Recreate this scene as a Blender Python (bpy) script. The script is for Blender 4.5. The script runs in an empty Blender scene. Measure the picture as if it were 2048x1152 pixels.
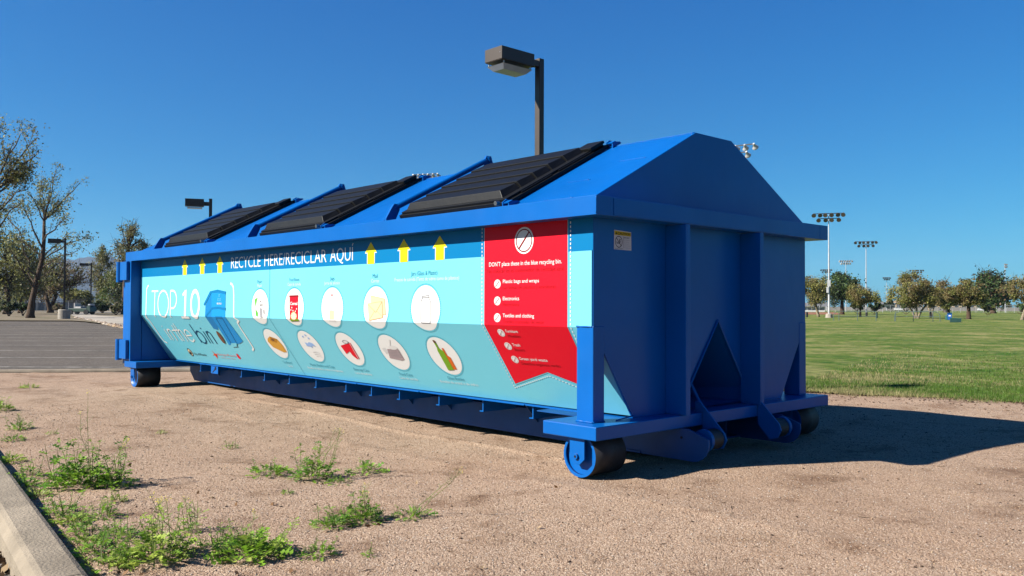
import bpy, bmesh, math, random
import numpy as np
from mathutils import Vector, Matrix

S = bpy.context.scene
COL = S.collection

# ------------------------------------------------------------------ camera
CAMP = Vector((3.0212, -3.4013, 0.9336))
YAW, PITCH, ROLL, FPX = 2.3951, 0.0205, 0.0037, 1714.65
fw = Vector((math.cos(YAW)*math.cos(PITCH), math.sin(YAW)*math.cos(PITCH), math.sin(PITCH)))
rt = Vector((math.sin(YAW), -math.cos(YAW), 0))
up = rt.cross(fw)
r2 = rt*math.cos(ROLL) + up*math.sin(ROLL)
u2 = -rt*math.sin(ROLL) + up*math.cos(ROLL)
cd = bpy.data.cameras.new('camera')
cam = bpy.data.objects.new('camera', cd); COL.objects.link(cam)
cd.lens = 36*FPX/2048; cd.sensor_width = 36; cd.clip_start = .05; cd.clip_end = 20000
M = Matrix((r2, u2, -fw)).transposed().to_4x4(); M.translation = CAMP
cam.matrix_world = M
S.camera = cam

# ------------------------------------------------------------------ light
SUN_T = Vector((.48, 1.0, -.79)).normalized()          # direction the sunlight travels
w = bpy.data.worlds.new('World'); S.world = w; w.use_nodes = True
nt = w.node_tree; nt.nodes.clear()
sky = nt.nodes.new('ShaderNodeTexSky'); sky.sky_type = 'NISHITA'; sky.sun_disc = False
sky.sun_elevation = math.asin(-SUN_T.z); sky.sun_rotation = math.atan2(-SUN_T.x, -SUN_T.y)
sky.altitude = 350; sky.air_density = 1.0; sky.dust_density = 0.35; sky.ozone_density = 3.0
bg = nt.nodes.new('ShaderNodeBackground'); bg.inputs[1].default_value = .05
wo = nt.nodes.new('ShaderNodeOutputWorld')
sp_ = nt.nodes.new('ShaderNodeSeparateColor'); cb_ = nt.nodes.new('ShaderNodeCombineColor')   # clear desert-air colour of the sky
nt.links.new(sky.outputs[0], sp_.inputs[0])
for i_, (g_, a_) in enumerate(((1.40, .175), (1.02, .525), (.66, .72))):
    pw = nt.nodes.new('ShaderNodeMath'); pw.operation = 'POWER'; pw.inputs[1].default_value = g_
    k1 = nt.nodes.new('ShaderNodeMath'); k1.operation = 'MULTIPLY'; k1.inputs[1].default_value = .121
    k2 = nt.nodes.new('ShaderNodeMath'); k2.operation = 'MULTIPLY'; k2.inputs[1].default_value = a_/.121
    nt.links.new(sp_.outputs[i_], k1.inputs[0]); nt.links.new(k1.outputs[0], pw.inputs[0]); nt.links.new(pw.outputs[0], k2.inputs[0]); nt.links.new(k2.outputs[0], cb_.inputs[i_])
nt.links.new(cb_.outputs[0], bg.inputs[0]); nt.links.new(bg.outputs[0], wo.inputs[0])
sd = bpy.data.lights.new('sun', 'SUN'); sd.energy = 5.0; sd.angle = math.radians(.53); sd.color = (1, .94, .85)
sun = bpy.data.objects.new('sun', sd); COL.objects.link(sun)
sun.rotation_euler = SUN_T.to_track_quat('-Z', 'Y').to_euler()
S.view_settings.view_transform = 'Standard'; S.view_settings.look = 'None'
S.view_settings.gamma = 1; S.view_settings.exposure = 1.50

# ------------------------------------------------------------------ helpers
def ray(px, py):
    return fw + r2*((px-1024)/FPX) + u2*((576-py)/FPX)
def at(px, D, z=0.0):                 # point at compass bearing of px, D metres from the viewer
    d = ray(px, 612); h = math.hypot(d.x, d.y)
    return Vector((CAMP.x+d.x/h*D, CAMP.y+d.y/h*D, z))
def hz(px, py, D):                    # height of a sight line D metres out
    d = ray(px, py); return CAMP.z + d.z/math.hypot(d.x, d.y)*D
def gp(px, py, z=0.0):
    d = ray(px, py); t = (z-CAMP.z)/d.z
    return CAMP + d*t

def tag(o, label=None, cat=None, group=None, kind=None):
    if label: o['label'] = label
    if cat: o['category'] = cat
    if group: o['group'] = group
    if kind: o['kind'] = kind
    return o
def thing(name, label, cat, loc=(0, 0, 0), rz=0, group=None):
    o = bpy.data.objects.new(name, None); COL.objects.link(o)
    o.empty_display_size = .2
    o.location = loc; o.rotation_euler = (0, 0, rz)
    return tag(o, label, cat, group)
def link(name, me, mats, parent=None, smooth=False):
    if not isinstance(mats, (list, tuple)): mats = [mats]
    for m in mats: me.materials.append(m)
    o = bpy.data.objects.new(name, me); COL.objects.link(o)
    if parent: o.parent = parent
    if smooth:
        for p in me.polygons: p.use_smooth = True
    return o
def copy_tree(o, parent=None):
    c = o.copy(); COL.objects.link(c)
    if parent: c.parent = parent
    for ch in o.children: copy_tree(ch, c)
    return c

class MB:                              # collects faces into ONE mesh
    def __init__(s): s.v = []; s.f = []; s.m = []
    def add(s, vs, fs, m=0):
        b = len(s.v); s.v += [tuple(v) for v in vs]
        for f in fs: s.f.append(tuple(i+b for i in f)); s.m.append(m)
        return s
    def box(s, x0, x1, y0, y1, z0, z1, m=0, T=None):
        vs = [Vector((x, y, z)) for x in (x0, x1) for y in (y0, y1) for z in (z0, z1)]
        if T is not None: vs = [T @ v for v in vs]
        return s.add(vs, [(0, 1, 3, 2), (4, 6, 7, 5), (0, 4, 5, 1), (2, 3, 7, 6), (0, 2, 6, 4), (1, 5, 7, 3)], m)
    def prism(s, pts, a, b, axis='y', m=0, T=None):   # pts 2D outline, extruded from a to b along axis
        def mk(p, t):
            v = {'y': (p[0], t, p[1]), 'x': (t, p[0], p[1]), 'z': (p[0], p[1], t)}[axis]
            v = Vector(v); return T @ v if T is not None else v
        n = len(pts)
        return s.add([mk(p, a) for p in pts]+[mk(p, b) for p in pts],
                     [tuple(range(n-1, -1, -1)), tuple(range(n, 2*n))]+[(i, (i+1) % n, n+(i+1) % n, n+i) for i in range(n)], m)
    def tube(s, pts, rad, n=8, m=0, cap=True):
        pts = [Vector(p) for p in pts]
        if not isinstance(rad, (list, tuple)): rad = [rad]*len(pts)
        vs = []; prev = None
        for i, p in enumerate(pts):
            d = (pts[min(i+1, len(pts)-1)]-pts[max(i-1, 0)])
            if d.length < 1e-9: d = Vector((0, 0, 1))
            d.normalize()
            a = Vector((1, 0, 0)) if abs(d.x) < .9 else Vector((0, 1, 0))
            if prev is not None: a = prev
            x = (a-d*a.dot(d)); x.normalize(); y = d.cross(x); prev = x
            for k in range(n):
                t = 2*math.pi*k/n; vs.append(p+(x*math.cos(t)+y*math.sin(t))*rad[i])
        fs = [(i*n+k, i*n+(k+1) % n, (i+1)*n+(k+1) % n, (i+1)*n+k) for i in range(len(pts)-1) for k in range(n)]
        if cap: fs += [tuple(range(n-1, -1, -1)), tuple(range((len(pts)-1)*n, len(pts)*n))]
        return s.add(vs, fs, m)
    def mesh(s, name):
        me = bpy.data.meshes.new(name); me.from_pydata(s.v, [], s.f)
        if s.m and max(s.m) > 0: me.polygons.foreach_set('material_index', s.m)
        me.update(); return me
    def build(s, name, mats, parent=None, bevel=0, smooth=False):
        o = link(name, s.mesh(name), mats, parent, smooth)
        if bevel:
            b = o.modifiers.new('bevel', 'BEVEL'); b.width = bevel; b.segments = 2; b.limit_method = 'ANGLE'
            b.harden_normals = False
        return o

# ------------------------------------------------------------------ materials
KA = .555                                # overall reflectance level of the place
def N(t, ty, **k):
    n = t.nodes.new(ty)
    for a, b in k.items():
        if a.startswith('i_'): n.inputs[a[2:].replace('_', ' ')].default_value = b
        else: setattr(n, a, b)
    return n
def mat(name, col, rough=.5, spec=.5, metal=0, noise=None, bump=None, coat=0, stops=None, coord='Object', rn=None, ka=None):
    col = tuple(c*(KA if ka is None else ka) for c in col)
    """noise=(scale, amount, detail): value variation; bump=(scale,dist); stops: colour ramp over noise"""
    m = bpy.data.materials.new(name); m.use_nodes = True; t = m.node_tree
    p = t.nodes['Principled BSDF']
    p.inputs['Base Color'].default_value = (*col, 1); p.inputs['Roughness'].default_value = rough
    p.inputs['Specular IOR Level'].default_value = spec; p.inputs['Metallic'].default_value = metal
    p.inputs['Coat Weight'].default_value = coat; p.inputs['Coat Roughness'].default_value = .12
    tc = N(t, 'ShaderNodeTexCoord')
    if noise:
        n = N(t, 'ShaderNodeTexNoise'); n.inputs['Scale'].default_value = noise[0]; n.inputs['Detail'].default_value = noise[2] if len(noise) > 2 else 6
        t.links.new(tc.outputs[coord], n.inputs['Vector'])
        r = N(t, 'ShaderNodeValToRGB')
        if stops:
            e = r.color_ramp.elements
            for i, (pos, c) in enumerate(stops):
                if i > 1: e.new(pos)
                e[i].position = pos; e[i].color = (*c, 1)
        else:
            a = noise[1]; r.color_ramp.elements[0].position = .3; r.color_ramp.elements[1].position = .7
            r.color_ramp.elements[0].color = (*[c*(1-a) for c in col], 1); r.color_ramp.elements[1].color = (*[min(1, c*(1+a)) for c in col], 1)
        t.links.new(n.outputs[0], r.inputs[0]); t.links.new(r.outputs[0], p.inputs['Base Color'])
    if rn:
        n2 = N(t, 'ShaderNodeTexNoise'); n2.inputs['Scale'].default_value = rn[0]
        mr = N(t, 'ShaderNodeMapRange'); mr.inputs[3].default_value = rn[1]; mr.inputs[4].default_value = rn[2]
        t.links.new(tc.outputs[coord], n2.inputs['Vector']); t.links.new(n2.outputs[0], mr.inputs[0]); t.links.new(mr.outputs[0], p.inputs['Roughness'])
    if bump:
        n3 = N(t, 'ShaderNodeTexNoise'); n3.inputs['Scale'].default_value = bump[0]; n3.inputs['Detail'].default_value = 4
        b = N(t, 'ShaderNodeBump'); b.inputs['Distance'].default_value = bump[1]; b.inputs['Strength'].default_value = 1
        t.links.new(tc.outputs[coord], n3.inputs['Vector']); t.links.new(n3.outputs[0], b.inputs['Height']); t.links.new(b.outputs[0], p.inputs['Normal'])
    return m

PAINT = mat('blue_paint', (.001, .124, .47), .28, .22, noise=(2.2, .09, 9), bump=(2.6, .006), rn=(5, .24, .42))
PAINT2 = mat('blue_paint_shaded', (.003, .080, .30), .45, .22, noise=(6, .12, 8), bump=(20, .001), rn=(9, .35, .6))  # rails, gussets, deck plate: body blue darkened, underside shade put into the colour
VINYL = mat('light_blue_vinyl', (.15, .54, .66), .4, .28, noise=(1.5, .02, 4), bump=(2.2, .003), ka=.68)
def vin(n, c): return mat('vinyl_'+n, c, .45, .09, bump=(2.2, .003), ka=.62)
V_BAND = vin('band', (.0, .17, .40)); V_YEL = vin('yellow', (.80, .66, .01)); V_WHITE = vin('white', (.78, .78, .76))
V_RED = vin('red', (.72, .006, .022)); V_DKRED = vin('dark_red', (.24, .004, .008)); V_NAVY = vin('navy', (.0, .05, .14))
V_BIN = vin('bin', (.01, .26, .62)); V_BIN2 = vin('bin_dark', (.005, .17, .40)); V_BIN3 = vin('bin_side', (.01, .20, .48))
V_TEAL = vin('teal', (.01, .20, .30)); V_BROWN = vin('brown', (.16, .07, .04)); V_GREEN = vin('green', (.10, .42, .04))
V_GREY = vin('grey', (.30, .30, .31)); V_LGREY = vin('light_grey', (.60, .60, .60)); V_CARD = vin('card', (.62, .32, .05)); V_CARD2 = vin('card_dark', (.45, .20, .02))
V_TAN = vin('tan', (.80, .58, .34)); V_TAN2 = vin('tan_line', (.62, .36, .18)); V_ORANGE = vin('orange', (.65, .14, .02)); V_DARK = vin('black', (.02, .02, .025))
V_SKYB = vin('sky', (.30, .45, .75)); V_MAUVE = vin('mauve', (.38, .30, .31)); V_CREAM = vin('cream', (.72, .62, .42)); V_PALE = vin('pale', (.70, .68, .66))
V_PINK = vin('pink', (.75, .25, .22)); V_LBOTT = vin('leaf', (.18, .36, .02)); V_DOTS = vin('dots', (.03, .30, .42))
PLASTIC = mat('black_plastic', (.005, .0054, .006), .46, .2, noise=(30, .25, 6), bump=(60, .0006), rn=(12, .44, .6))
STEEL = mat('worn_roller_steel', (.022, .021, .022), .6, .4, noise=(14, .5, 8), bump=(60, .0008))
CHROME = mat('bolt_steel', (.5, .5, .5), .3, .5, metal=1)
BRONZE = mat('bronze_paint', (.055, .036, .022), .45, .4, noise=(8, .12, 5))
LENS = mat('lamp_glass', (.55, .55, .48), .15, .6, noise=(10, .1, 3))
GALV = mat('galvanised_steel', (.50, .50, .51), .45, .4, metal=.2, noise=(3, .15, 5), ka=.70)
DARKMET = mat('dark_metal', (.02, .02, .022), .5, .4)
CONC = mat('concrete', (.40, .36, .30), .85, .3, noise=(9, .22, 10), bump=(70, .004))
CONC2 = mat('kerb_concrete', (.33, .275, .205), .9, .2, noise=(5, .26, 14), bump=(90, .006))
BARK = mat('bark', (.10, .065, .042), .9, .2, noise=(20, .5, 8), bump=(30, .03))
BARKL = mat('pale_bark', (.27, .22, .15), .9, .2, noise=(8, .4, 8), bump=(20, .02))
TEALM = mat('teal_pipe_paint', (.10, .15, .155), .5, .3)
def leafmat(n, c, tr=.35):
    c = tuple(x*KA*1.32 for x in c); m = bpy.data.materials.new(n); m.use_nodes = True; t = m.node_tree; p = t.nodes['Principled BSDF']
    p.inputs['Roughness'].default_value = .55; p.inputs['Specular IOR Level'].default_value = .25
    tc = N(t, 'ShaderNodeTexCoord'); ns = N(t, 'ShaderNodeTexNoise'); ns.inputs['Scale'].default_value = 6
    r = N(t, 'ShaderNodeValToRGB'); r.color_ramp.elements[0].position = .35; r.color_ramp.elements[1].position = .65
    r.color_ramp.elements[0].color = (*[x*.7 for x in c], 1); r.color_ramp.elements[1].color = (*[x*1.3 for x in c], 1)
    t.links.new(tc.outputs['Object'], ns.inputs['Vector']); t.links.new(ns.outputs[0], r.inputs[0]); t.links.new(r.outputs[0], p.inputs['Base Color'])
    tl = N(t, 'ShaderNodeBsdfTranslucent'); t.links.new(r.outputs[0], tl.inputs['Color'])
    mx = N(t, 'ShaderNodeMixShader'); mx.inputs[0].default_value = tr
    t.links.new(p.outputs[0], mx.inputs[1]); t.links.new(tl.outputs[0], mx.inputs[2])
    t.links.new(mx.outputs[0], t.nodes['Material Output'].inputs['Surface'])
    return m
L_OLIVE = leafmat('leaf_olive', (0.165, 0.17, 0.045)); L_OLIVE2 = leafmat('leaf_olive_brown', (.20, .155, .062)); L_DARK = leafmat('leaf_dark', (0.036, 0.058, 0.022))
L_GREEN = leafmat('leaf_green', (0.078, 0.130, 0.033)); L_RUST = leafmat('leaf_rust', (0.156, 0.090, 0.042)); L_GREY = leafmat('leaf_grey_green', (0.19, 0.2, 0.1))
L_YEL = leafmat('leaf_yellow', (0.27, 0.26, 0.07)); L_DRY = leafmat('leaf_dry', (0.238, 0.182, 0.112)); W_GREEN = leafmat('weed_green', (0.21, 0.38, 0.03)); W_LIGHT = leafmat('weed_light', (0.33, 0.43, 0.07)); W_DARK = leafmat('weed_dark', (0.1, 0.23, 0.025))
W_FLOW = mat('weed_flower', (.75, .60, .02), .6); W_STEM = leafmat('weed_stem', (.20, .24, .07), .15)

# ---- ground materials
def ground_mat(name, fine, mid, big, bumps, rough=.95):
    """fine/mid/big: (scale, stretch xyz, ramp stops, fac); first is base, others multiply/overlay"""
    m = bpy.data.materials.new(name); m.use_nodes = True; t = m.node_tree; p = t.nodes['Principled BSDF']
    p.inputs['Roughness'].default_value = rough; p.inputs['Specular IOR Level'].default_value = .15
    tc = N(t, 'ShaderNodeTexCoord'); last = None
    for kind, sc, st, stops, fac, mode in fine+mid+big:
        mp = N(t, 'ShaderNodeMapping'); mp.inputs['Scale'].default_value = st
        t.links.new(tc.outputs['Object'], mp.inputs['Vector'])
        if kind == 'v':
            n = N(t, 'ShaderNodeTexVoronoi'); n.inputs['Scale'].default_value = sc
            sp = N(t, 'ShaderNodeSeparateColor'); t.links.new(n.outputs['Color'], sp.inputs[0]); out = sp.outputs[0]
        else:
            n = N(t, 'ShaderNodeTexNoise'); n.inputs['Scale'].default_value = sc; n.inputs['Detail'].default_value = 8; n.inputs['Roughness'].default_value = .62; out = n.outputs[0]
        t.links.new(mp.outputs[0], n.inputs['Vector'])
        r = N(t, 'ShaderNodeValToRGB'); e = r.color_ramp.elements
        for i, (pos, c) in enumerate(stops):
            if i > 1: e.new(pos)
            e[i].position = pos; e[i].color = (*(tuple(x*KA for x in c) if mode == 'MIX' else c), 1)
        t.links.new(out, r.inputs[0])
        if last is None: last = r.outputs[0]
        else:
            mx = N(t, 'ShaderNodeMix'); mx.data_type = 'RGBA'; mx.blend_type = mode; mx.inputs[0].default_value = fac
            t.links.new(last, mx.inputs[6]); t.links.new(r.outputs[0], mx.inputs[7]); last = mx.outputs[2]
    t.links.new(last, p.inputs['Base Color'])
    prev = None
    for kind, sc, dist in bumps:
        if kind == 'v':
            n = N(t, 'ShaderNodeTexVoronoi'); n.inputs['Scale'].default_value = sc; out = n.outputs['Distance']
        else:
            n = N(t, 'ShaderNodeTexNoise'); n.inputs['Scale'].default_value = sc; n.inputs['Detail'].default_value = 6; out = n.outputs[0]
        t.links.new(tc.outputs['Object'], n.inputs['Vector'])
        b = N(t, 'ShaderNodeBump'); b.inputs['Distance'].default_value = abs(dist); b.invert = dist < 0
        t.links.new(out, b.inputs['Height'])
        if prev: t.links.new(prev, b.inputs['Normal'])
        prev = b.outputs[0]
    if prev: t.links.new(prev, p.inputs['Normal'])
    return m
W3 = (1, 1, 1)
GRAVEL = ground_mat('decomposed_granite',
    [('v', 200, W3, [(0, (.27, .178, .120)), (.3, (.40, .283, .197)), (.65, (.485, .362, .262)), (.9, (.56, .435, .325)), (1, (.68, .57, .45))], 1, 'MIX')],
    [('v', 85, W3, [(0, (.72, .66, .62)), (.25, (1, .96, .93)), (1, (1.08, 1.06, 1.04))], .7, 'MULTIPLY')],
    [('n', 1.7, (1, 1, 1), [(.33, (.55, .46, .40)), (.44, (.96, .94, .92)), (.62, (1.06, 1.05, 1.04))], .75, 'MULTIPLY'), ('n', 3.2, (1, 1, 1), [(.34, (.58, .51, .46)), (.43, (1, 1, 1)), (.66, (1.05, 1.05, 1.05))], .75, 'MULTIPLY'), ('n', 22, (1, 1, 1), [(.30, (.75, .70, .66)), (.42, (1, 1, 1))], .6, 'MULTIPLY'),
     ('n', .35, W3, [(.35, (.93, .88, .86)), (.6, (1.05, 1.05, 1.05))], .8, 'MULTIPLY')],
    [('n', 2.5, .03), ('v', 200, -.0035), ('v', 85, -.003)])
DIRT = ground_mat('dry_dirt', [('n', 40, W3, [(.3, (.16, .10, .07)), (.5, (.27, .19, .13)), (.7, (.36, .27, .19))], 1, 'MIX')],
    [('n', .6, W3, [(.35, (.8, .8, .75)), (.65, (1.1, 1.08, 1.0))], .8, 'MULTIPLY')], [], [('n', 30, .02)])
GRASSM = ground_mat('winter_lawn',
    [('n', 70, W3, [(.25, (.025, .062, .006)), (.5, (.085, .16, .016)), (.75, (.20, .26, .05))], 1, 'MIX')],
    [('n', 2.3, W3, [(.40, (.035, .14, .006)), (.49, (.12, .185, .03)), (.58, (.44, .38, .19))], .56, 'MIX'),
     ('n', .45, W3, [(.38, (.035, .13, .006)), (.50, (.15, .20, .035)), (.60, (.42, .36, .18))], .46, 'MIX')],
    [('n', 5, W3, [(.34, (.60, .66, .50)), (.64, (1.45, 1.38, 1.3))], .9, 'MULTIPLY'), ('n', .05, W3, [(.40, (.85, .90, .8)), (.6, (1.22, 1.15, 1.1))], .8, 'MULTIPLY')], [('n', 60, .03), ('n', 5, .03)])
ASPH = ground_mat('aged_asphalt', [('v', 60, W3, [(0, (.09, .076, .064)), (.5, (.142, .122, .104)), (1, (.21, .185, .16))], 1, 'MIX')],
    [('n', .35, (1, 1, 1), [(.35, (.82, .82, .82)), (.65, (1.1, 1.08, 1.05))], .9, 'MULTIPLY')],
    [('n', 3, W3, [(.3, (.85, .85, .85)), (.55, (1.03, 1.03, 1.03))], .8, 'MULTIPLY')], [('v', 60, -.006)])
LINEP = mat('worn_white_line_paint', (.38, .36, .32), .8, .2, noise=(7, .6, 8))
PATHC = mat('footpath_concrete', (.46, .41, .34), .9, .2, noise=(1.2, .2, 10))
RED = mat('red_infield_clay', (.33, .15, .09), .95, .1, noise=(.8, .2, 6))
HILLM = ground_mat('scrub_hillside', [('n', .012, W3, [(.3, (.025, .03, .03)), (.7, (.07, .065, .055))], 1, 'MIX')], [], [], [])

# ------------------------------------------------------------------ the ground
def sheet(name, pts, z, m, kind='structure', thick=None):
    mb = MB(); mb.add([(x, y, z) for x, y in pts], [tuple(range(len(pts)))]); o = mb.build(name, m)
    a = sum(pts[i][0]*pts[(i+1) % len(pts)][1]-pts[(i+1) % len(pts)][0]*pts[i][1] for i in range(len(pts)))
    if a < 0: o.data.flip_normals()
    return tag(o, kind=kind)
rng = np.random.default_rng(7)
def hgt(x, y):                          # gentle undulation of the gravel yard
    h = .010*np.sin(1.3*x+.7*y+1)*np.sin(.9*y-.5*x) + .006*np.sin(3.1*x-1.7*y)*np.sin(2.3*y+.8*x+2) + .003*np.sin(7*x+2*y)*np.sin(6*y-3*x)
    h = h+.012*np.exp(-((y-.40-.03*np.sin(1.1*x))/.035)**2)*(x < -.4)*(x > -5.5) + .005*np.exp(-((y+.15-.1*np.sin(.7*x))/.05)**2)
    return h-.004
sheet('ground', [(-3900, -3900), (3900, -3900), (3900, 3900), (-3900, 3900)], -.10, DIRT)

# kerb line between the yard and the car park (far left) and between yard and gutter (bottom left)
K0 = Vector((-10.25, -.58)); K1 = Vector((-9.40, .70)); kd = (K1-K0).normalized()
G0 = Vector((-1.49, 5.5)); G1 = Vector((.24, 6.03)); gd = (G1-G0).normalized()
C0 = Vector((-2.56, -2.20)); C1 = Vector((.086, -2.500)); ce = (C1-C0).normalized(); cn = Vector((ce.y, -ce.x))  # kerb runs along ce, cn points to the road
def isect(p, d, q, e):
    den = d.x*e.y-d.y*e.x; t = ((q.x-p.x)*e.y-(q.y-p.y)*e.x)/den; return p+d*t
PA = isect(K0, kd, C0, ce)             # kerb corner
PB = isect(K0, kd, G0, gd)
# gravel yard as a fine grid clipped by the three lines
def grid_yard():
    xs = np.concatenate([np.linspace(-16, 6, 330), np.linspace(6.3, 26, 40)]); ys = np.concatenate([np.linspace(-5.4, 2, 320), np.linspace(2.1, 16, 120)])
    X, Y = np.meshgrid(xs, ys, indexing='ij'); Z = hgt(X, Y)
    nx, ny = X.shape
    s1 = (X-K0.x)*(-kd.y)+(Y-K0.y)*kd.x            # left of the kerb dir = car park
    s2 = (X-G0.x)*gd.y-(Y-G0.y)*gd.x               # >0 : yard side of lawn
    Z = Z-.012*np.clip((.45-s2)/.45, 0, 1)
    s3 = (X-C0.x)*cn.x+(Y-C0.y)*cn.y               # >0 : road side
    v = np.stack([X, Y, Z], -1).reshape(-1, 3)
    ok = (s1 < .06) & (s2 > -.25) & (s3 < .06)
    idx = np.arange(nx*ny).reshape(nx, ny)
    q = ok[:-1, :-1] & ok[1:, :-1] & ok[1:, 1:] & ok[:-1, 1:]
    f = np.stack([idx[:-1, :-1][q], idx[1:, :-1][q], idx[1:, 1:][q], idx[:-1, 1:][q]], -1)
    me = bpy.data.meshes.new('gravel_yard'); me.from_pydata(v.tolist(), [], f.tolist()); me.update()
    return tag(link('gravel_yard', me, GRAVEL, smooth=True), kind='structure')
grid_yard()
def far(p, d, t): q = p+d*t; return (q.x, q.y)
# the lawn
def grass_poly():
    a = G0-gd*11.5
    n = Vector((-gd.y, gd.x))
    pts = [(a.x, a.y)]
    for i in range(90):
        t = -11.5+i*.42; o = .10*math.sin(i*1.7)+.07*math.sin(i*.61+2)
        q = G0+gd*t+n*o; pts.append((q.x, q.y))
    pts += [far(G0, gd, 400), (300, 700), (-600, 700), (-140, 70), (-30, 14), (-11.5, 8)]
    return pts
sheet('lawn', grass_poly(), .003, GRASSM)
sheet('asphalt_car_park', [far(K0, kd, -30), (K0.x+kd.x*14, K0.y+kd.y*14), (-33, 9.2), (-47.5, 11.4), (-50.2, 11.6), (-53.2, 8.4), (-85, -24), (-60, -60)], -.075, ASPH)
# stall lines
ld = Vector((.675, .738)); mb = MB()
for k in range(-9, 6):
    b = Vector((-17.92+2.73*k, 1.13-.575*k)); n = Vector((-ld.y, ld.x))*.042
    a0, a1 = b-ld*6, b+ld*(4.6 if k < 0 else 6.2)
    if k >= 2: a1 = isect(b, ld, K0+Vector((-.25, .15)), kd) if False else b+ld*4.4
    mb.add([(a0.x-n.x, a0.y-n.y, -.071), (a1.x-n.x, a1.y-n.y, -.071), (a1.x+n.x, a1.y+n.y, -.071), (a0.x+n.x, a0.y+n.y, -.071)], [(3, 2, 1, 0)])
o = mb.build('stall_lines', LINEP); tag(o, kind='structure'); o.data.flip_normals() if o.data.polygons[0].normal.z < 0 else None
# planted strip and footpath beyond the car park
ISL = ground_mat('bare_soil', [('n', 12, W3, [(.3, (.17, .13, .085)), (.7, (.33, .27, .19))], 1, 'MIX')], [('n', .5, W3, [(.5, (1, 1, 1)), (.62, (.45, .62, .25))], .6, 'MULTIPLY')], [], [])
sheet('soil_strip', [(-53.3, 8.3), (-50.3, 11.5), (-47.5, 11.4), (-33, 9.2), (-20, 7.2), (-22, 20), (-95, 60), (-160, 40), (-140, -60), (-85, -24.2)], -.02, ISL)
sheet('footpath', [tuple(gp(172, 640)[:2]), tuple(gp(262, 653.5)[:2]), tuple(gp(262, 634.5)[:2]), tuple(gp(195, 631)[:2]), tuple(gp(176, 626.5)[:2]), tuple(gp(262, 624.0)[:2]), tuple(gp(262, 622.6)[:2]), tuple(gp(139, 624.5)[:2]), tuple(gp(142, 630)[:2])], .0, PATHC)
LAWN2 = sheet('far_lawn_strip', [tuple(gp(60, 619.2)[:2]), tuple(gp(165, 619.2)[:2]), tuple(gp(160, 616.5)[:2]), tuple(gp(60, 616.5)[:2])], -.005, GRASSM)
sheet('clay_infield', [tuple(at(1560, 105)[:2]), tuple(at(1690, 110)[:2]), tuple(at(1668, 150)[:2]), tuple(at(1520, 150)[:2])], .02, RED)

# kerbs (real raised steps)
def kerb(name, p, d, n, t0, t1, wd, z0, z1, m, joints=3.0, rot=.03):
    mb = MB(); t = t0
    while t < t1-1e-6:
        e = min(t+joints, t1)
        prof = [(0, z0), (0, z1-rot), (.012, z1-.008), (rot, z1), (wd-rot, z1), (wd-.012, z1-.008), (wd+.01, z1-rot*1.4), (wd+.02, z0)]
        vs = []
        for tt in (t+.003, e-.003):
            for a, z in prof: q = p+d*tt+n*a; vs.append((q.x, q.y, z))
        k = len(prof); mb.add(vs, [tuple(range(k)), tuple(range(2*k-1, k-1, -1))]+[(i, i+k, (i+1) % k+k, (i+1) % k) for i in range(k)])
        t = e
    o = mb.build(name, m); bm = bmesh.new(); bm.from_mesh(o.data); bmesh.ops.recalc_face_normals(bm, faces=bm.faces); bm.to_mesh(o.data); bm.free()
    return tag(o, kind='structure')
kerb('concrete_kerb', C0, ce, cn, -6.55, 9, .16, -.22, .058, CONC2, 3.05)
ln = Vector((-kd.y, kd.x))
kerb('far_kerb', K0, kd, ln, -3.1, 11, .12, -.12, .035, CONC2, 3.0)
sheet('road_gutter', [far(C0+cn*.10, ce, -6.6), far(C0+cn*.10, ce, 12), far(C0+cn*9, ce, 12), far(C0+cn*9, ce, -6.6)], -.055, ASPH)

# ------------------------------------------------------------------ recycling container
BIN = thing('recycling_container', 'long blue roll-off recycling container with black lids and light blue printed side', 'container')
L = 7.15; W = 2.53
YB, ZF, YT, ZT = .11, .815, .45, .304
XR, XF = -6.97, -.12                    # rear and front end plates
UD = Vector((0, (YT-YB)/.6138, -(ZF-ZT)/.6138))
def part(mb, name, m=PAINT, parent=BIN, bevel=.004, **k): return mb.build(name, m, parent, bevel, **k)

# side panels (near one carries the vinyl), as real 12 mm plates
def side(sgn, name, m):
    mb = MB(); y = lambda v: v if sgn > 0 else W-v
    prof = [(YB, 1.45), (YB, ZF), (YT, ZT), (YT+.012, ZT+.006), (YB+.012, ZF+.004), (YB+.012, 1.45)]
    mb.prism([(y(a), z) for a, z in prof], XR, XF-.004, 'x')
    o = part(mb, name, m, bevel=0); bm = bmesh.new(); bm.from_mesh(o.data); bmesh.ops.recalc_face_normals(bm, faces=bm.faces); bm.to_mesh(o.data); bm.free()
    return o
PANEL = side(1, 'side_panel', VINYL); PANEL['label'] = 'light blue printed side panel'
side(-1, 'back_side_panel', PAINT)
# front end plate with the hook notch
mb = MB()
c = W/2
outl = [(YB, 1.52), (YB, ZF), (YT, ZT-.01), (.98, ZT-.01), (.98, .437), (1.294, .836), (1.62, .40), (1.62, ZT-.01), (W-YT, ZT-.01), (W-YB, ZF), (W-YB, 1.52)]
def plate(mb, pts, x0, x1):
    bm = bmesh.new(); a = [bm.verts.new((x1, y, z)) for y, z in pts]; f = bm.faces.new(a)
    r = bmesh.ops.extrude_face_region(bm, geom=[f]); bmesh.ops.translate(bm, verts=[v for v in r['geom'] if isinstance(v, bmesh.types.BMVert)], vec=(x0-x1, 0, 0))
    bmesh.ops.triangulate(bm, faces=[q for q in bm.faces if len(q.verts) > 4]); bmesh.ops.recalc_face_normals(bm, faces=bm.faces)
    bm.verts.index_update(); mb.add([v.co[:] for v in bm.verts], [tuple(v.index for v in q.verts) for q in bm.faces]); bm.free()
plate(mb, outl, XF-.012, XF)
part(mb, 'front_plate', bevel=0)
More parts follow.
